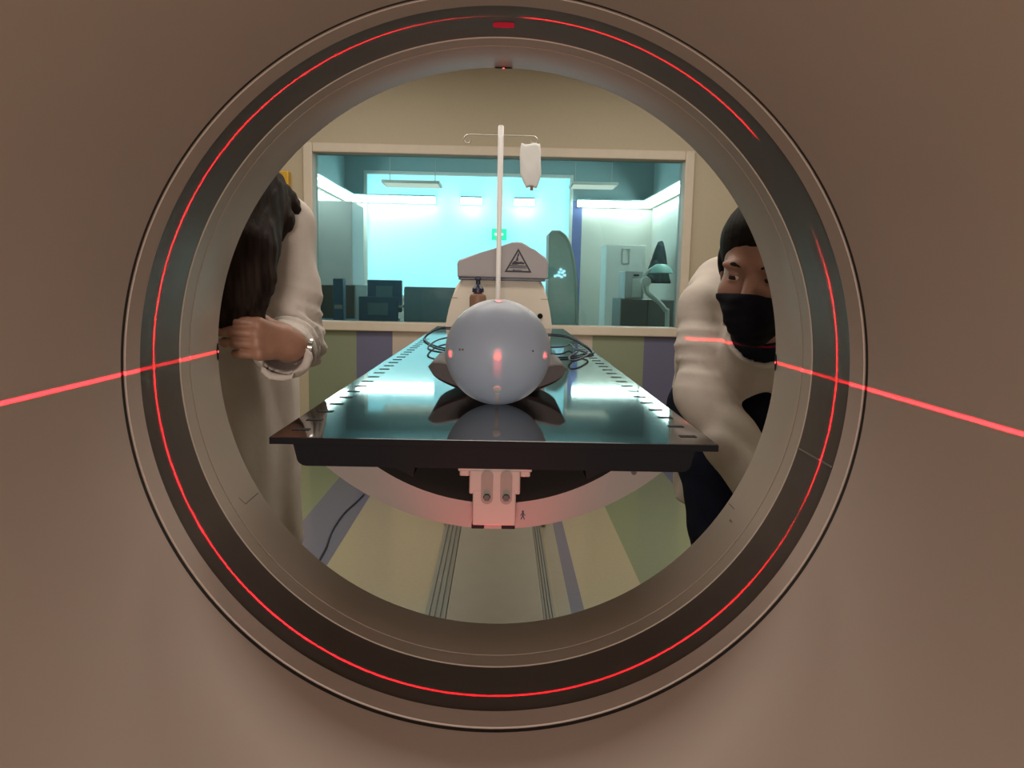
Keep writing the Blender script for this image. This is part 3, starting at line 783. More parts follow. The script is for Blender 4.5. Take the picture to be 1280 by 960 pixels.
# emergency stop on the back wall
ec = P(350, 227, YW - 0.03)
es = empty('emergency_stop', (ec.x, YW, ec.z), 'yellow emergency stop box with red button beside the window', 'emergency button')
MB().box((ec.x - 0.056, YW - 0.06, ec.z - 0.056), (ec.x + 0.056, YW, ec.z + 0.056), 0.006).build('box', M['yellow'], es)
MB().lathe([(0, -0.095), (0.016, -0.094), (0.022, -0.088), (0.022, -0.080), (0.012, -0.076), (0.012, -0.058), (0, -0.058)], (ec.x - 0.012, YW, ec.z), 'Y', 24).build('button', M['red'], es)

# cord on the floor
pts = [(455, 618), (446, 627), (430, 642), (418, 659), (412, 672), (408, 684), (398, 703), (386, 730)]
mb = MB(); mb.tube(spline([PZ(x, y, 0.0046) for x, y in pts], 6), 0.0042, 8)
tag(mb.build('floor_cord', M['cable'], None, 60), 'thin black cord lying across the violet floor stripe', 'cord')

# ------------------------------------------------------------------ things in the control room
def cove(pts_list, name, label):
    r = empty(name, Vector(pts_list[0][0]), label, 'light strip', 'cove lights of the control room')
    for a, b in pts_list:
        a, b = Vector(a), Vector(b); lo = Vector(map(min, a, b)); hi = Vector(map(max, a, b))
        MB().box(lo, hi, 0.006).build('tube', M['cove'], r)
    return r
zc0, zc1 = P(500, 254, Y1).z, P(500, 247, Y1).z
def pelmet(r, x0, x1): MB().box((x0, yA - 0.05, zc1 + 0.006), (x1, Y1 - 0.022, zc1 + 0.024), 0.003).build('pelmet', M['ctrl_ceiling'], r)
def cx(px): return P(px, 252, Y1 - 0.08).x
yA, yB = Y1 - 0.10, Y1 - 0.05
r = cove([((XL + 0.12, yA, zc0), (cx(544), yB, zc1))], 'cove_light', 'bright white light strip along the upper left back wall')
MB().box((XL + 0.01, yB, zc0), (cx(544), Y1 - 0.022, zc1), 0.002).build('housing', M['cab_white'], r); pelmet(r, XL + 0.01, cx(544))
r = cove([((cx(576), yA, zc0), (cx(602), yB, zc1))], 'cove_light', 'short white light strip above the left slope of the grey cap')
MB().box((cx(576), yB, zc0), (cx(602), Y1 - 0.022, zc1), 0.002).build('housing', M['cab_white'], r); pelmet(r, cx(576), cx(602))
r = cove([((cx(643), yA, zc0), (cx(668), yB, zc1))], 'cove_light', 'short white light strip below the drip bag')
MB().box((cx(643), yB, zc0), (cx(668), Y1 - 0.022, zc1), 0.002).build('housing', M['cab_white'], r); pelmet(r, cx(643), cx(668))
r = cove([((cx(722), yA, zc0), (XR - 0.12, yB, zc1))], 'cove_light', 'bright white light strip along the upper right back wall')
MB().box((cx(722), yB, zc0), (XR - 0.01, Y1 - 0.022, zc1), 0.002).build('housing', M['cab_white'], r); pelmet(r, cx(722), XR - 0.01)
r = cove([((XL + 0.05, 6.4, zc0), (XL + 0.10, Y1 - 0.12, zc1))], 'cove_light', 'bright light strip receding along the left side wall')
MB().box((XL + 0.0005, 6.4, zc0), (XL + 0.05, Y1 - 0.12, zc1), 0.002).build('housing', M['cab_white'], r)
MB().box((XL + 0.0005, 6.4, zc1 + 0.006), (XL + 0.15, Y1 - 0.16, zc1 + 0.024), 0.003).build('pelmet', M['ctrl_ceiling'], r)
r = cove([((XR - 0.10, 6.4, zc0), (XR - 0.05, Y1 - 0.12, zc1))], 'cove_light', 'bright light strip receding along the right side wall')
MB().box((XR - 0.05, 6.4, zc0), (XR - 0.0005, Y1 - 0.12, zc1), 0.002).build('housing', M['cab_white'], r)
MB().box((XR - 0.15, 6.4, zc1 + 0.006), (XR - 0.0005, Y1 - 0.16, zc1 + 0.024), 0.003).build('pelmet', M['ctrl_ceiling'], r)
for (px, py, wx, lab) in ((515, 231, 0.62, 'flat hanging lamp over the glowing cyan panel'), (742, 233, 0.50, 'flat hanging lamp right of the drip bag')):
    p = P(px, py, 8.6)
    r = empty('hanging_lamp', p, lab, 'ceiling lamp')
    MB().box((p.x - wx / 2, 8.45, p.z), (p.x + wx / 2, 8.85, p.z + 0.03), 0.004).build('frame', M['cab_white'], r)
    MB().box((p.x - wx / 2 + .02, 8.47, p.z - 0.004), (p.x + wx / 2 - .02, 8.83, p.z + 0.001), 0.001).build('diffuser', M['lampglow'], r)
    for sx in (-1, 1): MB().tube([(p.x + sx * wx * .4, 8.65, p.z + 0.029), (p.x + sx * wx * .4, 8.65, CC)], 0.004, 8).build('hanging_rod', M['cab_grey'], r)

# green exit sign set on the glowing cyan panel
yx = Y1 - 0.03
a = P(615, 286, yx); b = P(633, 300, yx)
ex = empty('exit_sign', ((a.x + b.x) / 2, yx, a.z), 'small green glowing exit sign behind the drip pole', 'sign')
MB().box((a.x, yx - 0.03, b.z), (b.x, yx + 0.045, a.z), 0.006).build('box', M['exit'], ex)
cxm, czm, w, h = (a.x + b.x) / 2, (a.z + b.z) / 2, b.x - a.x, a.z - b.z
mb = MB()
mb.box((cxm - w * .32, yx - .034, czm - h * .12), (cxm - w * .05, yx - .029, czm + h * .12)); mb.prism([(cxm + w * .08, yx - .034, czm + h * .22), (cxm + w * .34, yx - .034, czm), (cxm + w * .08, yx - .034, czm - h * .22)], (0, .005, 0))
mb.build('pictogram', M['exitw'], ex, 0)

def cab(name, label, x0, x1, y0, y1, z1, m, doors, cat='cabinet', handle=None):
    r = empty(name, ((x0 + x1) / 2, (y0 + y1) / 2, 0), label, cat)
    MB().box((x0, y0 + 0.02, 0.0), (x1, y1, z1), 0.004).build('body', m, r)
    w = (x1 - x0) / doors
    for k in range(doors):
        d = MB().box((x0 + k * w + .003, y0, 0.05), (x0 + (k + 1) * w - .003, y0 + 0.022, z1 - 0.003), 0.003).build('door', m, r)
        if handle:
            hx_, hz_, hw_, hh_ = handle
            mb = MB()
            for q0, q1 in (((hx_, y0 - .012, hz_), (hx_ + .012, y0 + .002, hz_ + hh_)), ((hx_ + hw_ - .012, y0 - .012, hz_), (hx_ + hw_, y0 + .002, hz_ + hh_)),
                           ((hx_, y0 - .012, hz_), (hx_ + hw_, y0 + .002, hz_ + .012)), ((hx_, y0 - .012, hz_ + hh_ - .012), (hx_ + hw_, y0 + .002, hz_ + hh_))):
                mb.box(q0, q1)
            mb.build('label_holder', M['cab_grey'], d)
    return r
yv = 9.0
hz0 = P(782, 330, yv)
cab('storage_cabinet', 'white storage cabinet seen at the right of the window', P(757, 350, yv).x, P(806, 350, yv).x, yv, yv + 0.5, P(780, 306, yv).z, M['cab_white'], 1,
    handle=(P(777, 330, yv).x, hz0.z, P(787, 330, yv).x - P(777, 330, yv).x, P(782, 311, yv).z - hz0.z))
yv = 8.4
cab('tall_cabinet', 'tall grey cabinet at the left edge of the window', XL + 0.005, P(440, 300, yv).x, yv, yv + 0.7, P(425, 251, yv).z, M['cab_grey'], 1)
yv = 5.6
cab('low_cabinet', 'low olive grey cabinet under the black phone box', P(399, 380, yv).x, P(444, 380, yv).x, yv, yv + 0.5, P(420, 356, yv).z, M['pc'], 1)
# black phone box standing in front on the counter
def counter():
    r = empty('console_desk', (0, 5.2, 0), 'long dark console desk just behind the window', 'desk')
    z = P(560, 403, 5.2).z
    MB().box((XL + 0.05, 4.80, z - 0.03), (P(682, 400, 5.2).x, 5.45, z), 0.004).build('worktop', M['desk'], r)
    for x in (XL + 0.08, -0.7, 0.26): MB().box((x, 4.85, 0), (x + 0.04, 5.4, z - 0.03), 0.003).build('leg_panel', M['desk'], r)
    return z
zd = counter()
def monitor(name, label, x0, x1, z0, z1, y, lit=None, m=None):
    r = empty(name, ((x0 + x1) / 2, y, zd), label, 'monitor')
    MB().box((x0, y, z0), (x1, y + 0.045, z1), 0.006).build('housing', m or M['monitor'], r)
    xm = (x0 + x1) / 2
    s = MB(); s.box((xm - 0.02, y + 0.045, zd + 0.01), (xm + 0.02, y + 0.07, z1 - 0.05), 0.003); s.box((xm - 0.09, y + 0.0, zd + 0.0005), (xm + 0.09, y + 0.13, zd + 0.012), 0.004)
    s.build('stand', M['monitor'], r)
    MB().box((x0 + 0.06, y - 0.012, z0 + 0.04), (x1 - 0.06, y + 0.001, z1 - 0.04), 0.004).build('back_cover', M['desk'], r)
    return r
ym = 5.25
monitor('computer_monitor', 'taller dark monitor seen from behind, left part of the window', P(459, 360, ym).x, P(502, 360, ym).x, P(480, 390, ym).z, P(480, 350, ym).z, ym)
ym = 5.0
monitor('computer_monitor', 'lower wider dark monitor before the taller one', P(448, 360, ym).x, P(497, 360, ym).x, P(480, 402, ym).z, P(480, 371, ym).z, ym)
ym = 5.15
r = empty('console_unit', (P(540, 380, ym).x, ym, zd), 'broad dark console unit under the glowing cyan panel', 'console')
MB().prism([(P(505, 380, ym).x, ym, zd + .0005), (P(505, 380, ym).x, ym, P(530, 361, ym).z - .01), (P(505, 380, ym).x, ym + .02, P(530, 359, ym).z), (P(505, 380, ym).x, ym + .16, P(530, 359, ym).z), (P(505, 380, ym).x, ym + .26, zd + .0005)], (P(592, 380, ym).x - P(505, 380, ym).x, 0, 0)).build('housing', M['desk'], r, 30)
MB().box((P(497, 383, ym).x, ym - .03, P(500, 384.5, ym).z), (P(504, 383, ym).x, ym + 0.05, P(500, 381.5, ym).z), 0.002).build('paper_tray', M['cab_white'], r)
ym = 5.0
r = empty('phone_box', (P(422, 370, ym).x, ym, zd), 'slim black intercom box on the console at far left', 'intercom')
MB().box((P(416, 370, ym).x, ym, zd + .0005), (P(429, 370, ym).x, ym + 0.09, P(422, 348, ym).z), 0.006).build('body', M['monitor'], r)
MB().box((P(418, 382, ym).x, ym - 0.006, P(422, 386, ym).z), (P(428, 382, ym).x, ym + 0.002, P(422, 381, ym).z), 0.001).build('key_strip', M['cab_grey'], r)

# right side: mirrored gantry edge with glowing read-out, tower, chair, lamp, hanging jacket
yu = 5.3
r = empty('gantry_reflection', (P(700, 380, yu).x, yu + .15, 0), 'reflected gantry edge built solid, with blue-white readout right of the sphere', 'machine')  # solid stand-in for the gantry edge mirrored in the glass
prof = [(686, 410), (686, 292), (690, 288), (700, 288), (706, 293), (711, 303), (716, 322), (719, 350), (721, 380), (721, 410)]
pts = [(P(x, y, yu).x, yu, P(x, y, yu).z) for x, y in prof]
pts[0] = (pts[0][0], yu, 0.0006); pts[-1] = (pts[-1][0], yu, 0.0006)
MB().prism(pts, (0, 0.30, 0), bev=0.01).build('body', M['mirrored_gantry'], r, 20)
MB().tube(spline([P(x, y, yu - 0.004) for x, y in ((699, 290), (706, 295), (711.5, 305), (717, 326), (720, 350), (721, 380), (721, 405))], 6), 0.010, 10).build('mirrored_trim_bead', M['lamparm'], r, 60)
mb = MB()
for (qx, qy) in ((694, 345), (697, 344), (699, 340.5), (701, 337), (703, 341), (705, 339), (706, 344), (702, 346), (699, 344.5)):
    p = P(qx, qy, yu - 0.006); mb.box((p.x - 0.0085, p.y, p.z - 0.0075), (p.x + 0.0085, p.y + 0.008, p.z + 0.0075))
mb.build('readout', M['readout'], r, 0)
yt = 7.6
r = empty('computer_tower', (P(793, 370, yt).x, yt, 0), 'grey computer tower on the low dark cupboard', 'computer')
ztw = P(793, 374, yt).z
r.location = (P(793, 370, yt).x, yt, ztw)
MB().box((P(781, 360, yt).x, yt, ztw), (P(804, 360, yt).x, yt + 0.4, P(793, 339, yt).z), 0.008).build('case', M['cab_grey'], r)
MB().box((P(790, 360, yt).x, yt - 0.006, ztw + .02), (P(801, 360, yt).x, yt + 0.002, P(793, 348, yt).z), 0.002).build('front_panel', M['lamparm'], r)
MB().box((P(792, 344, yt).x, yt - 0.005, P(793, 345, yt).z), (P(799, 344, yt).x, yt + 0.002, P(793, 343, yt).z)).build('disc_slot', M['black'], r)
cab('cupboard', 'low dark grey cupboard in the right of the control room', P(775, 390, yt).x, P(845, 390, yt).x - 0.02, yt - 0.02, yt + 0.55, ztw - 0.0006, M['pc'], 2)
yl = 7.36
lamp = empty('examination_lamp', (P(835, 410, yl).x, yl, 0), 'pale examination lamp with a teal shade and bent arm', 'lamp')
armp = [P(x, y, yl) for x, y in ((834, 408), (834, 396), (832, 388), (824, 378), (811, 368), (807, 362), (806, 353))]
armp[0].z = 0.02
MB().tube(spline(armp, 6), 0.022, 12).build('arm', M['lamparm'], lamp, 60)
MB().lathe([(0, 0.0006), (0.16, 0.0006), (0.16, 0.02), (0.03, 0.035), (0, 0.035)], (armp[0].x, yl, 0), 'Z', 32).build('foot', M['lamparm'], lamp)
j = P(807, 352, yl)
MB().lathe([(0, -0.05), (0.045, -0.045), (0.05, 0), (0.045, 0.045), (0, 0.05)], j, 'Y', 20).build('joint', M['lamparm'], lamp, 40)
MB().tube(spline([P(x, y, yl) for x, y in ((806, 352), (806, 344), (812, 338), (820, 334))], 6), 0.018, 10).build('neck', M['lamparm'], lamp, 60)
s = P(826, 341, yl); rr = P(841, 341, yl).x - s.x
MB().lathe([(0, 0.085), (rr * .45, 0.078), (rr * .8, 0.05), (rr, 0.0), (rr * .96, -0.004), (rr * .75, 0.04), (rr * .4, 0.065), (0, 0.07)], s, 'Z', 32).build('shade', M['lampshade'], lamp, 40)
# jacket hanging on a coat hook on the right-hand wall
yj = 8.9
jt = P(826, 300, yj)
def jacket():
    def f(p):
        a = P(826, 304, yj); b = P(822, 352, yj); a.x = min(a.x, XR - 0.14); b.x = min(b.x, XR - 0.19)
        d = cone(p, a, b, 0.035, 0.15)
        d = su(d, cone(p, a + Vector((0, -0.05, -0.05)), b + Vector((-0.08, -0.12, 0.02)), 0.03, 0.06), 0.04)
        d = su(d, cone(p, a + Vector((0.0, 0.05, -0.05)), b + Vector((-0.06, 0.14, 0.02)), 0.03, 0.06), 0.04)
        d = d + folds(p, 1.0, 0.008, 40, 40, 3)
        d = np.maximum(d, (b.z - 0.02) - p[..., 2])
        return np.maximum(d, p[..., 0] - (XR - 0.012))
    return sdf_obj('hanging_jacket', [(f, (XR - 0.55, yj - 0.4, 0.85), (XR, yj + 0.4, 1.75), 0.014)], M['jacket'])
tag(jacket(), 'dark teal jacket hanging on the right wall above the lamp', 'jacket')

# ------------------------------------------------------------------ people
def frame(c, f, up):
    f = Vector(f).normalized(); u = Vector(up); u = (u - f * u.dot(f)).normalized(); x = f.cross(u)
    return (V(c), np.array([list(x), list(f), list(u)], dtype=np.float32))
def loc(p, fr): return (p - fr[0]) @ fr[1].T
def wld(fr, q): return Vector(tuple(fr[0] + np.array(q, dtype=np.float32) @ fr[1]))
def head_d(q):
    d = ell(q, (0, -0.012, 0.035), (0.074, 0.094, 0.088))
    d = su(d, ell(q, (0, 0.028, -0.035), (0.060, 0.062, 0.085)), 0.03)
    d = su(d, ell(q, (0, 0.060, -0.098), (0.026, 0.024, 0.022)), 0.03)
    for s in (-1, 1):
        d = su(d, ell(q, (s * 0.040, 0.056, -0.032), (0.024, 0.022, 0.022)), 0.02)       # cheek bones
        d = su(d, ell(q, (s * 0.030, 0.076, 0.020), (0.024, 0.012, 0.009)), 0.014)       # brows
        d = ss(d, ell(q, (s * 0.031, 0.096, 0.000), (0.018, 0.016, 0.011)), 0.012)       # sockets
        d = su(d, np.maximum(np.linalg.norm(q - V((s * 0.031, 0.0715, 0.001)), axis=-1) - 0.0142, -(q[..., 2] - 0.0008 - 0.10 * (q[..., 1] - 0.07))), 0.003)  # upper lid
        d = su(d, np.maximum(np.linalg.norm(q - V((s * 0.031, 0.0715, 0.000)), axis=-1) - 0.0138, q[..., 2] + 0.0048), 0.003)
        d = su(d, ell(q, (s * 0.0755, -0.012, -0.012), (0.009, 0.019, 0.031)), 0.006)    # ears
        d = su(d, ell(q, (s * 0.011, 0.094, -0.036), (0.0085, 0.010, 0.0075)), 0.006)    # nostrils
    d = su(d, cone(q, (0, 0.082, 0.010), (0, 0.104, -0.030), 0.007, 0.0105), 0.010)      # nose
    d = su(d, ell(q, (0, 0.089, -0.062), (0.022, 0.009, 0.0055)), 0.006)                 # lips
    d = su(d, ell(q, (0, 0.088, -0.074), (0.019, 0.009, 0.006)), 0.006)
    return d
def hand_d(p, o, d, s, curls, spread=0.05, thumb=None, k=0.85):
    """five-finger hand: o wrist, d towards knuckles, s towards the thumb; curls per finger (3 angles, degrees)"""
    o, d, s = Vector(o), Vector(d).normalized(), Vector(s); s = (s - d * s.dot(d)).normalized()
    n = s.cross(d) * HS; tips = []
    dist = None
    for i in range(4):
        b = o + (d * (0.086, 0.089, 0.085, 0.077)[i] + s * (0.030, 0.010, -0.010, -0.029)[i]) * k
        c = cone(p, o + s * (0.012 - 0.008 * i), b, 0.0155 * k, 0.0115 * k)
        dist = c if dist is None else su(dist, c, 0.014)
    for i in range(4):
        b = o + (d * (0.086, 0.089, 0.085, 0.077)[i] + s * (0.030, 0.010, -0.010, -0.029)[i]) * k
        L = [(0.042, 0.025, 0.019), (0.046, 0.029, 0.020), (0.043, 0.027, 0.020), (0.034, 0.020, 0.018)][i]
        a = 0; pts = [b]; sp = spread * (1.5 - i)
        for j in range(3):
            a += math.radians(curls[i][j]); dr = d * math.cos(a) - n * math.sin(a) + s * sp * math.cos(a)
            pts.append(pts[-1] + dr.normalized() * L[j] * k)
        w = (0.0098, 0.0100, 0.0095, 0.0084)[i] * k
        dist = su(dist, chain(p, pts, [w * 1.12, w, w * 0.93, w * 0.80], 0.004), 0.0045)
        tips.append((pts[-2], pts[-1], (n * math.cos(a) + d * math.sin(a)), w))
    t0 = o + (d * 0.022 + s * 0.022 - n * 0.006) * k
    th = thumb or (0.55, 0.75, -0.30)
    dr = (d * th[0] + s * th[1] + n * th[2]).normalized()
    t1 = t0 + dr * 0.040 * k; dr2 = (dr + d * 0.5 - s * 0.25).normalized(); t2 = t1 + dr2 * 0.032 * k; dr3 = (dr2 + d * 0.3 - s * 0.2).normalized(); t3 = t2 + dr3 * 0.024 * k
    dist = su(dist, chain(p, [t0, t1, t2, t3], [0.0165 * k, 0.0125 * k, 0.0110 * k, 0.0088 * k], 0.006), 0.010)
    tn = (s - dr3 * s.dot(dr3)).normalized()
    tips.append((t2, t3, tn, 0.0105 * k))
    return dist, tips
HS = 1.0
def nails(tips, par):
    for a, b, n, w in tips:
        c = a.lerp(b, 0.80); d = (b - a).normalized(); s = d.cross(n).normalized(); n = s.cross(d) if s.cross(d).dot(n) > 0 else -s.cross(d)
        vs = []; fs = []
        for i in range(5):
            for j in range(5):
                u, q = -1 + i / 2, -1 + j / 2
                vs.append(c + d * (0.0055 * u) + s * (w * 0.72 * q * (1 - 0.12 * u * u)) + n * (w * (0.93 - 0.32 * q * q) + 0.0006))
        for i in range(4):
            for j in range(4): fs.append((i * 5 + j, i * 5 + j + 1, i * 5 + j + 6, i * 5 + j + 5))
        m = len(vs); vs += [v - n * 0.0025 for v in vs]; fs += [tuple(m + q for q in f[::-1]) for f in fs]
        rim = [0, 1, 2, 3, 4, 9, 14, 19, 24, 23, 22, 21, 20, 15, 10, 5]
        for q in range(16): fs.append((rim[q], rim[(q + 1) % 16], m + rim[(q + 1) % 16], m + rim[q]))
        raw('fingernail', vs, fs, M['nail'], par, 180)
def face_bits(fr, par, gaze):
    for s in (-1, 1):
        c = wld(fr, (s * 0.031, 0.0712, 0.0)); gd = Vector(gaze).normalized()
        k = Vector((0, 0, 1)) if abs(gd.z) < .9 else Vector((1, 0, 0)); a = gd.cross(k).normalized(); b = gd.cross(a)
        vs = [c + gd * 0.0126]; fs = []; n = 20; mi = []
        for i in range(1, 15):
            t = PI * i / 15
            for j in range(n):
                q = 2 * PI * j / n; vs.append(c + (gd * math.cos(t) + (a * math.cos(q) + b * math.sin(q)) * math.sin(t)) * 0.0126)
        vs.append(c - gd * 0.0126)
        for j in range(n): fs.append((0, 1 + j, 1 + (j + 1) % n)); mi.append(1)
        for i in range(13):
            for j in range(n):
                fs.append((1 + i * n + j, 1 + (i + 1) * n + j, 1 + (i + 1) * n + (j + 1) % n, 1 + i * n + (j + 1) % n)); mi.append(1 if i < 2 else 0)
        for j in range(n): fs.append((len(vs) - 1, 1 + 13 * n + (j + 1) % n, 1 + 13 * n + j)); mi.append(0)
        e = raw('eye', vs, fs, [M['eyewhite'], M['iris']], par, 180)
        for f, q in zip(e.data.polygons, mi): f.material_index = q
        def brow(p, s=s):
            q = loc(p, fr)
            d = chain(q, [(s * 0.012, 0.094, 0.0185), (s * 0.030, 0.090, 0.0245), (s * 0.050, 0.070, 0.0185)], [0.0030, 0.0032, 0.0014], 0.004)
            return np.maximum(np.maximum(head_d(q) - 0.0016, -(head_d(q) + 0.002)), d)
        cc = wld(fr, (s * 0.031, 0.085, 0.021))
        sdf_obj('eyebrow', [(brow, cc - Vector((.04, .04, .03)), cc + Vector((.04, .04, .03)), 0.0014)], M['hair2'], par)
def shoes(par, ankles, fw):
    for a in ankles:
        a = Vector(a); t = a + Vector(fw) * 0.155
        def f(p, a=a, t=t):
            d = su(ell(p, a + Vector(fw) * 0.03 + Vector((0, 0, -0.025)), (0.042, 0.075, 0.048)), cone(p, (a.x, a.y, 0.036), (t.x, t.y, 0.026), 0.040, 0.030), 0.03)
            return np.maximum(d, 0.0015 - p[..., 2])
        sdf_obj('shoe', [(f, (a.x - .12, min(a.y, t.y) - .12, -0.01), (a.x + .12, max(a.y, t.y) + .12, 0.14), 0.006)], M['shoe'], par)

# ---------- the woman on the left, bent over with her hair hanging
def person_left():
    S = P(356, 284, 1.47); E = P(368, 425, 1.50); W = P(364, 430, 1.30)
    Ncl = Vector((-0.545, 1.45, 1.255)); SR = Vector((-0.715, 1.37, 1.225)); ER = Vector((-0.765, 1.30, 0.965)); WR = Vector((-0.71, 1.255, 0.74))
    ch = Vector((-0.575, 1.52, 1.13)); wa = Vector((-0.595, 1.61, 0.99)); pe = Vector((-0.61, 1.67, 0.89))
    hips = [Vector((-0.55, 1.68, 0.85)), Vector((-0.69, 1.69, 0.85))]
    knees = [Vector((-0.55, 1.64, 0.46)), Vector((-0.70, 1.66, 0.46))]
    ank = [Vector((-0.55, 1.71, 0.075)), Vector((-0.70, 1.73, 0.075))]
    fr = frame((-0.475, 1.315, 1.205), (0.06, -0.66, -0.75), (0.05, -0.75, 0.66))
    r = empty('person', (-0.60, 1.68, 0), 'person in white lab coat at left, bent over, long dark hair hanging, hand raised', 'person')
    nk = wld(fr, (0, -0.035, -0.09))
    def head(p):
        return su(head_d(loc(p, fr)), cone(p, nk, Ncl, 0.050, 0.056), 0.03)
    def body(p):
        d = chain(p, [Ncl, ch, wa, pe], [0.075, 0.115, 0.105, 0.125], 0.05)
        d = su(d, chain(p, [Ncl, S, E, W], [0.05, 0.038, 0.033, 0.025], 0.03), 0.03)
        d = su(d, chain(p, [Ncl, SR, ER, WR], [0.05, 0.038, 0.033, 0.025], 0.03), 0.03)
        for h, k, a in zip(hips, knees, ank): d = su(d, chain(p, [h, k, a], [0.075, 0.048, 0.034], 0.03), 0.04)
        return d
    dL, sL = Vector((-0.50, -0.82, 0.16)), Vector((0.05, 0.15, 1.0))
    tipsL = []
    def handL(p):
        d, t = hand_d(p, W, dL, sL, [(42, 38, 20), (48, 40, 22), (52, 42, 24), (56, 44, 26)], 0.03, (0.75, 0.42, -0.55))
        tipsL[:] = t; return su(d, cone(p, E.lerp(W, 0.55), W, 0.030, 0.025), 0.02)
    dR, sR = (WR - ER).normalized(), Vector((0.5, -0.8, 0))
    tipsR = []
    def handR(p):
        global HS
        HS = -1.0; d, t = hand_d(p, WR, dR, sR, [(18, 22, 12)] * 4, 0.03); HS = 1.0
        tipsR[:] = t; return su(d, cone(p, ER.lerp(WR, 0.6), WR, 0.029, 0.025), 0.02)
    hc = wld(fr, (0, 0, 0))
    b = sdf_obj('body', [(head, hc - Vector((.20, .20, .20)), hc + Vector((.20, .22, .20)), 0.0035), (body, (-0.88, 1.14, 0.02), (-0.28, 1.92, 1.38), 0.011),
                         (handL, W - Vector((.16, .17, .10)), W + Vector((.09, .16, .10)), 0.0022), (handR, WR - Vector((.12, .12, .22)), WR + Vector((.12, .12, .14)), 0.003)], M['skin'], r)
    nails(tipsL, b); nails(tipsR, b)
    face_bits(fr, r, wld(fr, (0, 1, 0)) - hc)
    cuffL = P(352, 441, 1.285)
    def coat(p):
        d = chain(p, [Ncl + Vector((0, .01, -.01)), ch, wa, pe], [0.088, 0.132, 0.128, 0.140], 0.06)
        d = su(d, cone(p, Ncl, S + Vector((-0.02, 0, -0.005)), 0.065, 0.058), 0.04); d = su(d, cone(p, Ncl, SR, 0.065, 0.058), 0.04)
        sk = cone(p, pe, (-0.615, 1.67, 0.50), 0.165, 0.180); sk = np.maximum(sk, 0.52 - p[..., 2])
        d = su(d, sk, 0.05)
        d = d + folds(p, 0.4, 0.006, 30, 16, 5)
        d = ss(d, cone(p, (-0.615, 1.67, 0.66), (-0.615, 1.67, 0.40), 0.10, 0.168), 0.01)            # hollow skirt
        ar = chain(p, [S, S.lerp(E, .55), E + Vector((0.002, 0.0, -0.004))], [0.053, 0.055, 0.053], 0.03)
        ar = ar + folds(p, 1.3, 0.0045, 22, 26, 30) + np.exp(-((p[..., 2] - E.z) / 0.07) ** 2) * folds(p, 0.7, 0.0065, 40, 40, 190, 1.6)
        fa = cone(p, E, cuffL, 0.052, 0.047) + folds(p, 2.2, 0.0062, 18, 90, 110, 2.0)
        fd = (cuffL - E).normalized(); fa = np.maximum(fa, plane(p, cuffL, fd))
        ar = su(ar, fa, 0.02)
        ar = ss(ar, cone(p, E.lerp(cuffL, 0.55), cuffL + fd * 0.05, 0.030, 0.040), 0.005)
        d = su(d, ar, 0.022)
        a2 = chain(p, [SR, ER, WR], [0.056, 0.052, 0.043], 0.03) + folds(p, 3.3, 0.004, 12, 30, 40)
        f2 = (WR - ER).normalized(); a2 = np.maximum(a2, plane(p, WR, f2)); a2 = ss(a2, cone(p, ER.lerp(WR, .7), WR + f2 * .05, 0.028, 0.036), 0.004)
        d = su(d, a2, 0.022)
        d = ss(d, cone(p, Ncl, nk + Vector((0, -.05, .03)), 0.060, 0.060), 0.012)
        col = np.abs(cone(p, Ncl + Vector((0, .012, -.01)), Ncl.lerp(nk, .45), 0.072, 0.070)) - 0.006
        fn = (nk - Ncl).normalized(); col = np.maximum(np.maximum(col, plane(p, Ncl.lerp(nk, .40), fn)), -plane(p, Ncl, fn) - 0.02)
        return su(d, col, 0.008)
    sdf_obj('lab_coat', [(coat, (-0.88, 1.14, 0.48), (-0.28, 1.92, 1.42), 0.0062)], M['coat'], r)
    def hair(p):
        q = loc(p, fr)
        d = ell(q, (0, -0.022, 0.040), (0.086, 0.102, 0.098))
        d = np.maximum(d, -(((q - V((0, 0.078, 0.055))) @ V((0, -0.72, 0.69)))))
        mid = chain(p, [P(300, 245, 1.36), P(288, 310, 1.28), P(284, 372, 1.255), P(297, 424, 1.25)], [0.075, 0.066, 0.045, 0.006], 0.03)
        rt = chain(p, [P(322, 240, 1.39), P(322, 300, 1.33), P(322, 352, 1.275), P(324, 396, 1.265)], [0.042, 0.032, 0.025, 0.010], 0.02)
        lf = chain(p, [P(268, 262, 1.33), P(255, 330, 1.27), P(262, 398, 1.25)], [0.06, 0.055, 0.010], 0.02)
        dr = chain(p, [P(330, 228, 1.42), P(356, 252, 1.425), P(372, 262, 1.42)], [0.032, 0.020, 0.008], 0.02)
        d2 = chain(p, [P(335, 232, 1.40), P(354, 275, 1.385), P(345, 308, 1.37)], [0.028, 0.016, 0.005], 0.02)
        e = su(su(mid, rt, 0.02), lf, 0.02); e = su(su(e, dr, 0.015), d2, 0.012)
        d = su(d, e, 0.02)
        g = np.sin(p[..., 0] * 620 + 5 * np.sin(p[..., 2] * 18) + 40 * p[..., 1]) + 0.6 * np.sin(p[..., 0] * 230 - p[..., 1] * 190 + 4 * np.sin(p[..., 2] * 11))
        return d + 0.0011 * g
    sdf_obj('hair', [(hair, (-0.68, 1.16, 0.98), (-0.33, 1.50, 1.36), 0.0032)], M['hair'], r)
    def tro(p):
        d = None
        for h, k, a in zip(hips, knees, ank):
            c = chain(p, [h, k, a + Vector((0, 0, 0.01))], [0.080, 0.066, 0.056], 0.03); d = c if d is None else su(d, c, 0.03)
        d = su(d, cone(p, pe + Vector((-.04, 0, -.02)), pe + Vector((.04, 0, -.02)), .095, .095), 0.04)
        return np.maximum(d + folds(p, 5, 0.003, 20, 20, 25), 0.07 - p[..., 2])
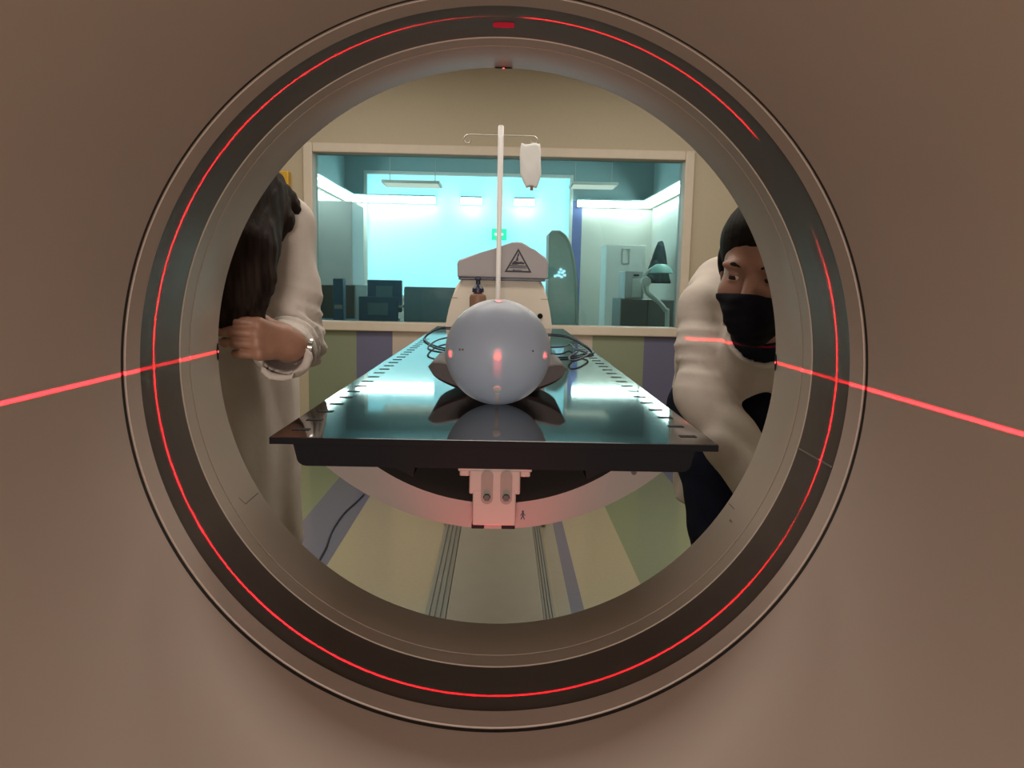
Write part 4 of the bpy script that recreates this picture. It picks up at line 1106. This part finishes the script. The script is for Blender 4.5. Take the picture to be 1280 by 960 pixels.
    sdf_obj('trousers', [(tro, (-0.85, 1.48, 0.03), (-0.38, 1.86, 1.02), 0.009)], M['trouser'], r)
    shoes(r, ank, (0, -1, 0))
    # wrist watch
    ax = (W - E).normalized(); cw = W - ax * 0.012; k = Vector((0, 0, 1)); a = ax.cross(k).normalized(); bb = ax.cross(a)
    mb = MB(); n = 28
    prof = [(0.0275, -0.007), (0.0295, -0.007), (0.0295, 0.007), (0.0275, 0.007)]
    rings = [[mb.bm.verts.new(cw + (a * math.cos(2 * PI * j / n) + bb * math.sin(2 * PI * j / n)) * rr + ax * h) for j in range(n)] for rr, h in prof]
    for i in range(4):
        for j in range(n): mb.bm.faces.new((rings[i][j], rings[i][(j + 1) % n], rings[(i + 1) % 4][(j + 1) % n], rings[(i + 1) % 4][j]))
    wt_ = mb.build('watch_strap', M['strap'], r, 40); wt_['label'] = 'dark wrist watch strap'
    nd = Vector((0.86, -0.45, -0.1)); nd = (nd - ax * nd.dot(ax)).normalized()
    c0 = cw + nd * 0.027
    MB().tube([c0, c0 + nd * 0.007, c0 + nd * 0.008], [0.015, 0.015, 0.013], 24).build('watch_case', M['watch'], wt_, 40)
person_left()

# ---------- the woman on the right, leaning in with a black mask
def person_right():
    fr = frame(P(957, 338, 1.385), (-0.57, -0.81, -0.20), (0.10, 0, 1))
    hc = wld(fr, (0, 0, 0))
    Ncl = wld(fr, (0, -0.085, -0.175)) + Vector((0.0, 0.04, 0.0))
    SR = P(886, 384, 1.64); ER = P(880, 492, 1.58); WR = P(946, 606, 1.47)
    SL = Vector((0.68, 1.66, 1.05)); EL = Vector((0.75, 1.62, 0.79)); WL = Vector((0.69, 1.45, 0.66))
    ch = P(935, 412, 1.72); wa = Vector((0.575, 1.86, 0.92)); pe = Vector((0.605, 1.98, 0.83))
    hips = [Vector((0.535, 1.96, 0.79)), Vector((0.70, 1.97, 0.79))]
    knees = [Vector((0.535, 1.70, 0.47)), Vector((0.72, 1.72, 0.46))]
    ank = [Vector((0.545, 1.92, 0.075)), Vector((0.715, 1.94, 0.075))]
    r = empty('person', (0.62, 1.92, 0), 'person in white lab coat at right, crouching forward, black face mask, dark hair tied back', 'person')
    nk = wld(fr, (0, -0.030, -0.10))
    def head(p): return su(head_d(loc(p, fr)), cone(p, nk, Ncl, 0.050, 0.058), 0.03)
    def body(p):
        d = chain(p, [Ncl, ch, wa, pe], [0.075, 0.112, 0.10, 0.12], 0.05)
        d = su(d, chain(p, [Ncl, SR, ER, WR], [0.05, 0.038, 0.033, 0.025], 0.03), 0.03)
        d = su(d, chain(p, [Ncl, SL, EL, WL], [0.05, 0.038, 0.033, 0.025], 0.03), 0.03)
        for h, k, a in zip(hips, knees, ank): d = su(d, chain(p, [h, k, a], [0.075, 0.05, 0.034], 0.03), 0.04)
        return d
    tipsR = []; tipsL = []
    def handR(p):
        global HS
        HS = -1.0; d, t = hand_d(p, WR, (0.35, -0.25, -0.9), (0.55, -0.8, 0.2), [(20, 26, 14)] * 4, 0.03); HS = 1.0
        tipsR[:] = t; return su(d, cone(p, ER.lerp(WR, .6), WR, 0.030, 0.025), 0.02)
    def handL(p):
        d, t = hand_d(p, WL, (0.1, -0.45, -0.9), (-0.6, -0.75, 0.2), [(20, 26, 14)] * 4, 0.03)
        tipsL[:] = t; return su(d, cone(p, EL.lerp(WL, .6), WL, 0.030, 0.025), 0.02)
    b = sdf_obj('body', [(head, hc - Vector((.17, .18, .24)), hc + Vector((.17, .24, .16)), 0.0026), (body, (0.24, 1.36, 0.02), (0.92, 2.16, 1.24), 0.011),
                         (handR, WR - Vector((.14, .14, .20)), WR + Vector((.14, .14, .14)), 0.003), (handL, WL - Vector((.14, .14, .20)), WL + Vector((.14, .14, .14)), 0.003)], M['skin2'], r)
    nails(tipsR, b); nails(tipsL, b)
    face_bits(fr, r, wld(fr, (0.25, 1, -0.25)) - hc)
    def mask(p):
        q = loc(p, fr); h = head_d(q)
        bulge = su(h, ell(q, (0, 0.080, -0.058), (0.040, 0.032, 0.046)), 0.02)
        d = bulge - 0.0035
        d = np.maximum(d, (q - V((0, 0.105, -0.022))) @ V((0, -0.30, 0.95)) + 0.0)           # upper edge from nose to ear
        d = np.maximum(d, 0.006 - q[..., 1])
        d = np.maximum(d, -0.128 - q[..., 2])
        return d + 0.0008 * np.sin(q[..., 2] * 300 + 8 * q[..., 0] * 10)
    mk = sdf_obj('face_mask', [(mask, hc - Vector((.14, .18, .19)), hc + Vector((.14, .10, .06)), 0.0024)], M['mask'], r)
    mk['label'] = 'black cloth face mask'
    for s in (-1, 1):
        pts = [wld(fr, q) for q in ((s * 0.066, 0.012, -0.03), (s * 0.077, -0.006, 0.012), (s * 0.083, -0.024, 0.012), (s * 0.085, -0.034, -0.012), (s * 0.076, -0.018, -0.045), (s * 0.062, 0.012, -0.075))]
        MB().tube(spline(pts, 5), 0.0017, 6).build('ear_loop', M['mask'], mk, 60)
    def hair(p):
        q = loc(p, fr)
        pd = (q - V((0, 0.080, 0.054))) @ V((0, -0.70, 0.71)) - 0.10 * np.abs(q[..., 0]) + 0.0005 * np.sin(q[..., 0] * 300)
        t = np.clip(pd / 0.045, 0, 1)
        d = head_d(q) - (0.0008 + 0.012 * t * (2 - t))
        d = np.maximum(d, -pd)
        d = np.maximum(d, -0.085 - q[..., 2])
        d = su(d, ell(q, (0, -0.125, 0.035), (0.042, 0.036, 0.042)), 0.015)
        return d + 0.0002 * np.sin(q[..., 0] * 620 + 3 * np.sin(q[..., 1] * 40))
    sdf_obj('hair', [(hair, hc - Vector((.16, .16, .16)), hc + Vector((.16, .25, .19)), 0.0028)], M['hair2'], r)
    cuff = WR
    apex = P(943, 486, 1.56)
    def coat(p):
        up_ = P(922, 372, 1.72)
        d = chain(p, [Ncl + Vector((0, .02, 0)), ch, wa, pe], [0.080, 0.128, 0.128, 0.140], 0.06)
        d = su(d, cone(p, up_, ch, 0.098, 0.10), 0.05)
        d = su(d, cone(p, up_, SR, 0.075, 0.060), 0.05); d = su(d, cone(p, up_, SL, 0.075, 0.060), 0.05)
        fl = chain(p, [P(905, 430, 1.66), P(903, 510, 1.71), P(908, 570, 1.74)], [0.066, 0.056, 0.046], 0.04)
        d = su(d, fl, 0.04)
        sk = cone(p, pe, (0.63, 1.99, 0.52), 0.135, 0.155); sk = np.maximum(sk, 0.54 - p[..., 2]); d = su(d, sk, 0.04)
        d = su(d, cone(p, Ncl + Vector((0, 0, -0.01)), P(934, 472, 1.57), 0.076, 0.070), 0.04)
        d = d + folds(p, 0.9, 0.0026, 46, 22, 40)
        d = ss(d, cone(p, (0.61, 1.985, 0.64), (0.63, 1.99, 0.42), 0.06, 0.14), 0.01)
        # the front falls open below the button
        w = chain(p, [apex + Vector((0, -0.12, 0)), apex + Vector((0.01, 0.10, -0.10)), apex + Vector((0.05, 0.20, -0.30))], [0.004, 0.105, 0.17], 0.02)
        d = ss(d, w, 0.008)
        ar = chain(p, [SR, SR.lerp(ER, .5), ER, ER.lerp(WR, .5), cuff], [0.060, 0.058, 0.055, 0.052, 0.048], 0.03)
        el = np.exp(-((np.linalg.norm(p - V(SR.lerp(ER, .55)), axis=-1) / 0.07) ** 2))
        ar = ar + folds(p, 1.9, 0.0022, 40, 40, 28) + el * folds(p, 0.3, 0.0050, 30, 40, 190, 1.6)
        fd = (cuff - ER).normalized(); ar = np.maximum(ar, plane(p, cuff, fd)); ar = ss(ar, cone(p, ER.lerp(cuff, .7), cuff + fd * .05, 0.030, 0.043), 0.004)
        d = su(d, ar, 0.016)
        a2 = chain(p, [SL, EL, WL], [0.060, 0.056, 0.046], 0.03) + folds(p, 3.3, 0.004, 12, 30, 40)
        f2 = (WL - EL).normalized(); a2 = np.maximum(a2, plane(p, WL, f2)); a2 = ss(a2, cone(p, EL.lerp(WL, .7), WL + f2 * .05, 0.030, 0.038), 0.004)
        d = su(d, a2, 0.02)
        d = ss(d, cone(p, Ncl + Vector((0, .02, 0)), nk + Vector((0, -.05, .05)), 0.052, 0.058), 0.010)
        col = np.abs(cone(p, Ncl, nk, 0.070, 0.066)) - 0.006
        fn = (nk - Ncl).normalized(); col = np.maximum(np.maximum(col, plane(p, Ncl.lerp(nk, .62), fn)), -plane(p, Ncl, fn) - 0.03); d = su(d, col, 0.010)
        # neck opening narrowing down to the button
        v = cone(p, P(976, 400, 1.43), P(955, 458, 1.475), 0.036, 0.004)
        return ss(d, v, 0.008)
    ct_ = sdf_obj('lab_coat', [(coat, (0.24, 1.36, 0.50), (0.92, 2.20, 1.26), 0.0062)], M['coat2'], r)
    def shirt(p):
        d = chain(p, [Ncl, ch, wa, pe], [0.074, 0.112, 0.112, 0.124], 0.05)
        d = su(d, cone(p, nk.lerp(Ncl, -.15), Ncl, 0.057, 0.066), 0.02)
        d = su(d, cone(p, Ncl, P(940, 455, 1.55), 0.058, 0.050), 0.03)
        d = su(d, cone(p, P(952, 512, 1.61), P(948, 590, 1.70), 0.070, 0.085), 0.03)
        d = su(d, cone(p, SR, ch, .045, .09), .04); d = su(d, cone(p, SL, ch, .045, .09), .04)
        fn = (nk - Ncl).normalized()
        return np.maximum(d + folds(p, 2, 0.002, 20, 20, 20), plane(p, nk.lerp(Ncl, -.05), fn))
    sdf_obj('shirt', [(shirt, (0.26, 1.36, 0.68), (0.88, 2.16, 1.20), 0.009)], M['trouser'], r)['label'] = 'dark navy top'
    def tro(p):
        d = None
        for h, k, a in zip(hips, knees, ank):
            c = chain(p, [h, k, a + Vector((0, 0, 0.01))], [0.094, 0.072, 0.056], 0.03); d = c if d is None else su(d, c, 0.03)
        d = su(d, cone(p, pe + Vector((-.03, 0, -.02)), pe + Vector((.03, 0, -.02)), .10, .10), 0.04)
        return np.maximum(d + folds(p, 5, 0.003, 20, 20, 25), 0.07 - p[..., 2])
    sdf_obj('trousers', [(tro, (0.36, 1.56, 0.03), (0.88, 2.16, 0.98), 0.009)], M['trouser'], r)
    shoes(r, ank, (0, -1, 0))
person_right()

# ------------------------------------------------------------------ light
w = bpy.data.worlds.new('world'); scene.world = w; w.use_nodes = True
w.node_tree.nodes['Background'].inputs[0].default_value = (0.05, 0.05, 0.05, 1)
w.node_tree.nodes['Background'].inputs[1].default_value = 0.2
def area(name, loc, size, power, col, target=None, sy=None):
    l = bpy.data.lights.new(name, 'AREA'); l.energy = power; l.color = col; l.shape = 'RECTANGLE'; l.size = size; l.size_y = sy or size
    o = bpy.data.objects.new(name, l); C.objects.link(o); o.location = loc
    d = Vector(target) - Vector(loc) if target else Vector((0, 0, -1))
    o.rotation_euler = d.to_track_quat('-Z', 'Y').to_euler(); return o
area('scan_room_ceiling_light', (0.9, 3.35, CEIL - 0.02), 1.2, 15, (1.0, 0.90, 0.77), sy=0.6)
area('scan_room_ceiling_light', (-0.9, 3.35, CEIL - 0.02), 1.2, 15, (1.0, 0.90, 0.77), sy=0.6)
area('scan_room_ceiling_light', (0.0, 1.95, CEIL - 0.02), 1.4, 18, (1.0, 0.91, 0.80), sy=0.6)  # extra fill near the gantry, added to brighten the coats
area('bore_fill_light', (0.0, -2.7, 1.12), 0.8, 64, (1.0, 0.86, 0.76), target=(0, 0, 1.05), sy=0.6)  # unseen fill added behind the camera to light the bore evenly

def laser_fan(name, loc, n, c, half, power, width, col=(1.0, 0.11, 0.16), fall=0.10):
    """a line laser: light only within a thin plane (normal n), inside +-half degrees of direction c"""
    l = bpy.data.lights.new(name, 'POINT'); l.energy = EN; l.shadow_soft_size = 0.0; l.color = col
    o = bpy.data.objects.new(name, l); C.objects.link(o); o.location = loc
    l.use_nodes = True; nt = l.node_tree; em = nt.nodes['Emission']
    ge = nt.nodes.new('ShaderNodeNewGeometry')
    def vm(op, vec, src):
        x = nt.nodes.new('ShaderNodeVectorMath'); x.operation = op; x.inputs[1].default_value = vec; nt.links.new(src, x.inputs[0]); return x.outputs['Value']
    def ma(op, a, b=None):
        x = nt.nodes.new('ShaderNodeMath'); x.operation = op; nt.links.new(a, x.inputs[0])
        if b is not None:
            if isinstance(b, (int, float)): x.inputs[1].default_value = b
            else: nt.links.new(b, x.inputs[1])
        return x.outputs[0]
    def mr(src, a, b, c_, d):
        x = nt.nodes.new('ShaderNodeMapRange'); x.inputs[1].default_value = a; x.inputs[2].default_value = b; x.inputs[3].default_value = c_; x.inputs[4].default_value = d
        x.interpolation_type = 'SMOOTHSTEP'; nt.links.new(src, x.inputs[0]); return x.outputs[0]
    inc = ge.outputs['Incoming']
    s = LSIGN
    n = Vector(n).normalized(); c = Vector(c).normalized()
    band = mr(ma('ABSOLUTE', vm('DOT_PRODUCT', n, inc)), width * 0.45, width * 1.2, 1.0, 0.0)
    ch = math.cos(math.radians(half))
    lim = mr(vm('DOT_PRODUCT', c * s, inc), ch, min(1.0, ch + fall), 0.0, 1.0)
    st = ma('MULTIPLY', ma('MULTIPLY', band, lim), power / EN)
    nt.links.new(st, em.inputs['Strength']); em.inputs[0].default_value = (*col, 1)
    return o
LSIGN = 1.0; EN = 40.0
YL = 0.897; ZI = ZA + 0.003; r_ = 0.392
def tl(src, dst, half, power, fall):      # transverse line laser from one bore angle towards another
    q = on_bore(math.radians(src), YL, r_); t = on_bore(math.radians(dst), YL, r_)
    laser_fan('transverse_laser', q, (0, 1, 0), t - q, half, power, 0.0030, fall=fall)
tl(0, 178, 46, 560, 0.22)
tl(180, 2, 13, 420, 0.02)
tl(180, 330, 22, 150, 0.05)
tl(205, 66, 11.5, 420, 0.006)
tl(90, 270, 34, 420, 0.14)
laser_fan('coronal_laser', (r_, 0.45, ZI), (0, 0, 1), (-math.cos(math.radians(11)), math.sin(math.radians(11)), 0), 31, 300, 0.0025, fall=0.02)
laser_fan('coronal_laser', (-r_, 0.45, ZI), (0, 0, 1), (math.cos(math.radians(17)), math.sin(math.radians(17)), 0), 39, 300, 0.0025, fall=0.015)
def spot(name, loc, target, deg, power, col=(1.0, 0.05, 0.07), soft=0.0, blend=0.3):
    l = bpy.data.lights.new(name, 'SPOT'); l.energy = power; l.color = col; l.spot_size = math.radians(deg); l.spot_blend = blend; l.shadow_soft_size = soft
    o = bpy.data.objects.new(name, l); C.objects.link(o); o.location = loc
    o.rotation_euler = (Vector(target) - Vector(loc)).to_track_quat('-Z', 'Y').to_euler(); return o
for d, src in zip(plugs, [(PI / 2), PI - iso, iso, PI / 2, PI / 2]):
    d = Vector(d).normalized()
    y = 0.93
    spot('marker_laser', on_bore(src, y, 0.39), sc + d * RS, 1.9, 16)
spot('bracket_laser', (xc, 0.80, ZA - 0.385), (xc, 0.945, 0.80), 60, 2.6, col=(1.0, 0.10, 0.12), soft=0.03, blend=0.8)

# ------------------------------------------------------------------ picture settings
vs_ = scene.view_settings
scene.display_settings.display_device = 'sRGB'
vs_.view_transform = 'Standard'; vs_.look = 'None'; vs_.gamma = 1.0; vs_.exposure = 0.0; vs_.use_curve_mapping = False
try:
    scene.cycles.use_denoising = True
    scene.cycles.max_bounces = 10; scene.cycles.transparent_max_bounces = 12
    scene.cycles.caustics_reflective = False; scene.cycles.caustics_refractive = False
    scene.cycles.sample_clamp_indirect = 4.0
except Exception: pass
bpy.context.view_layer.update()
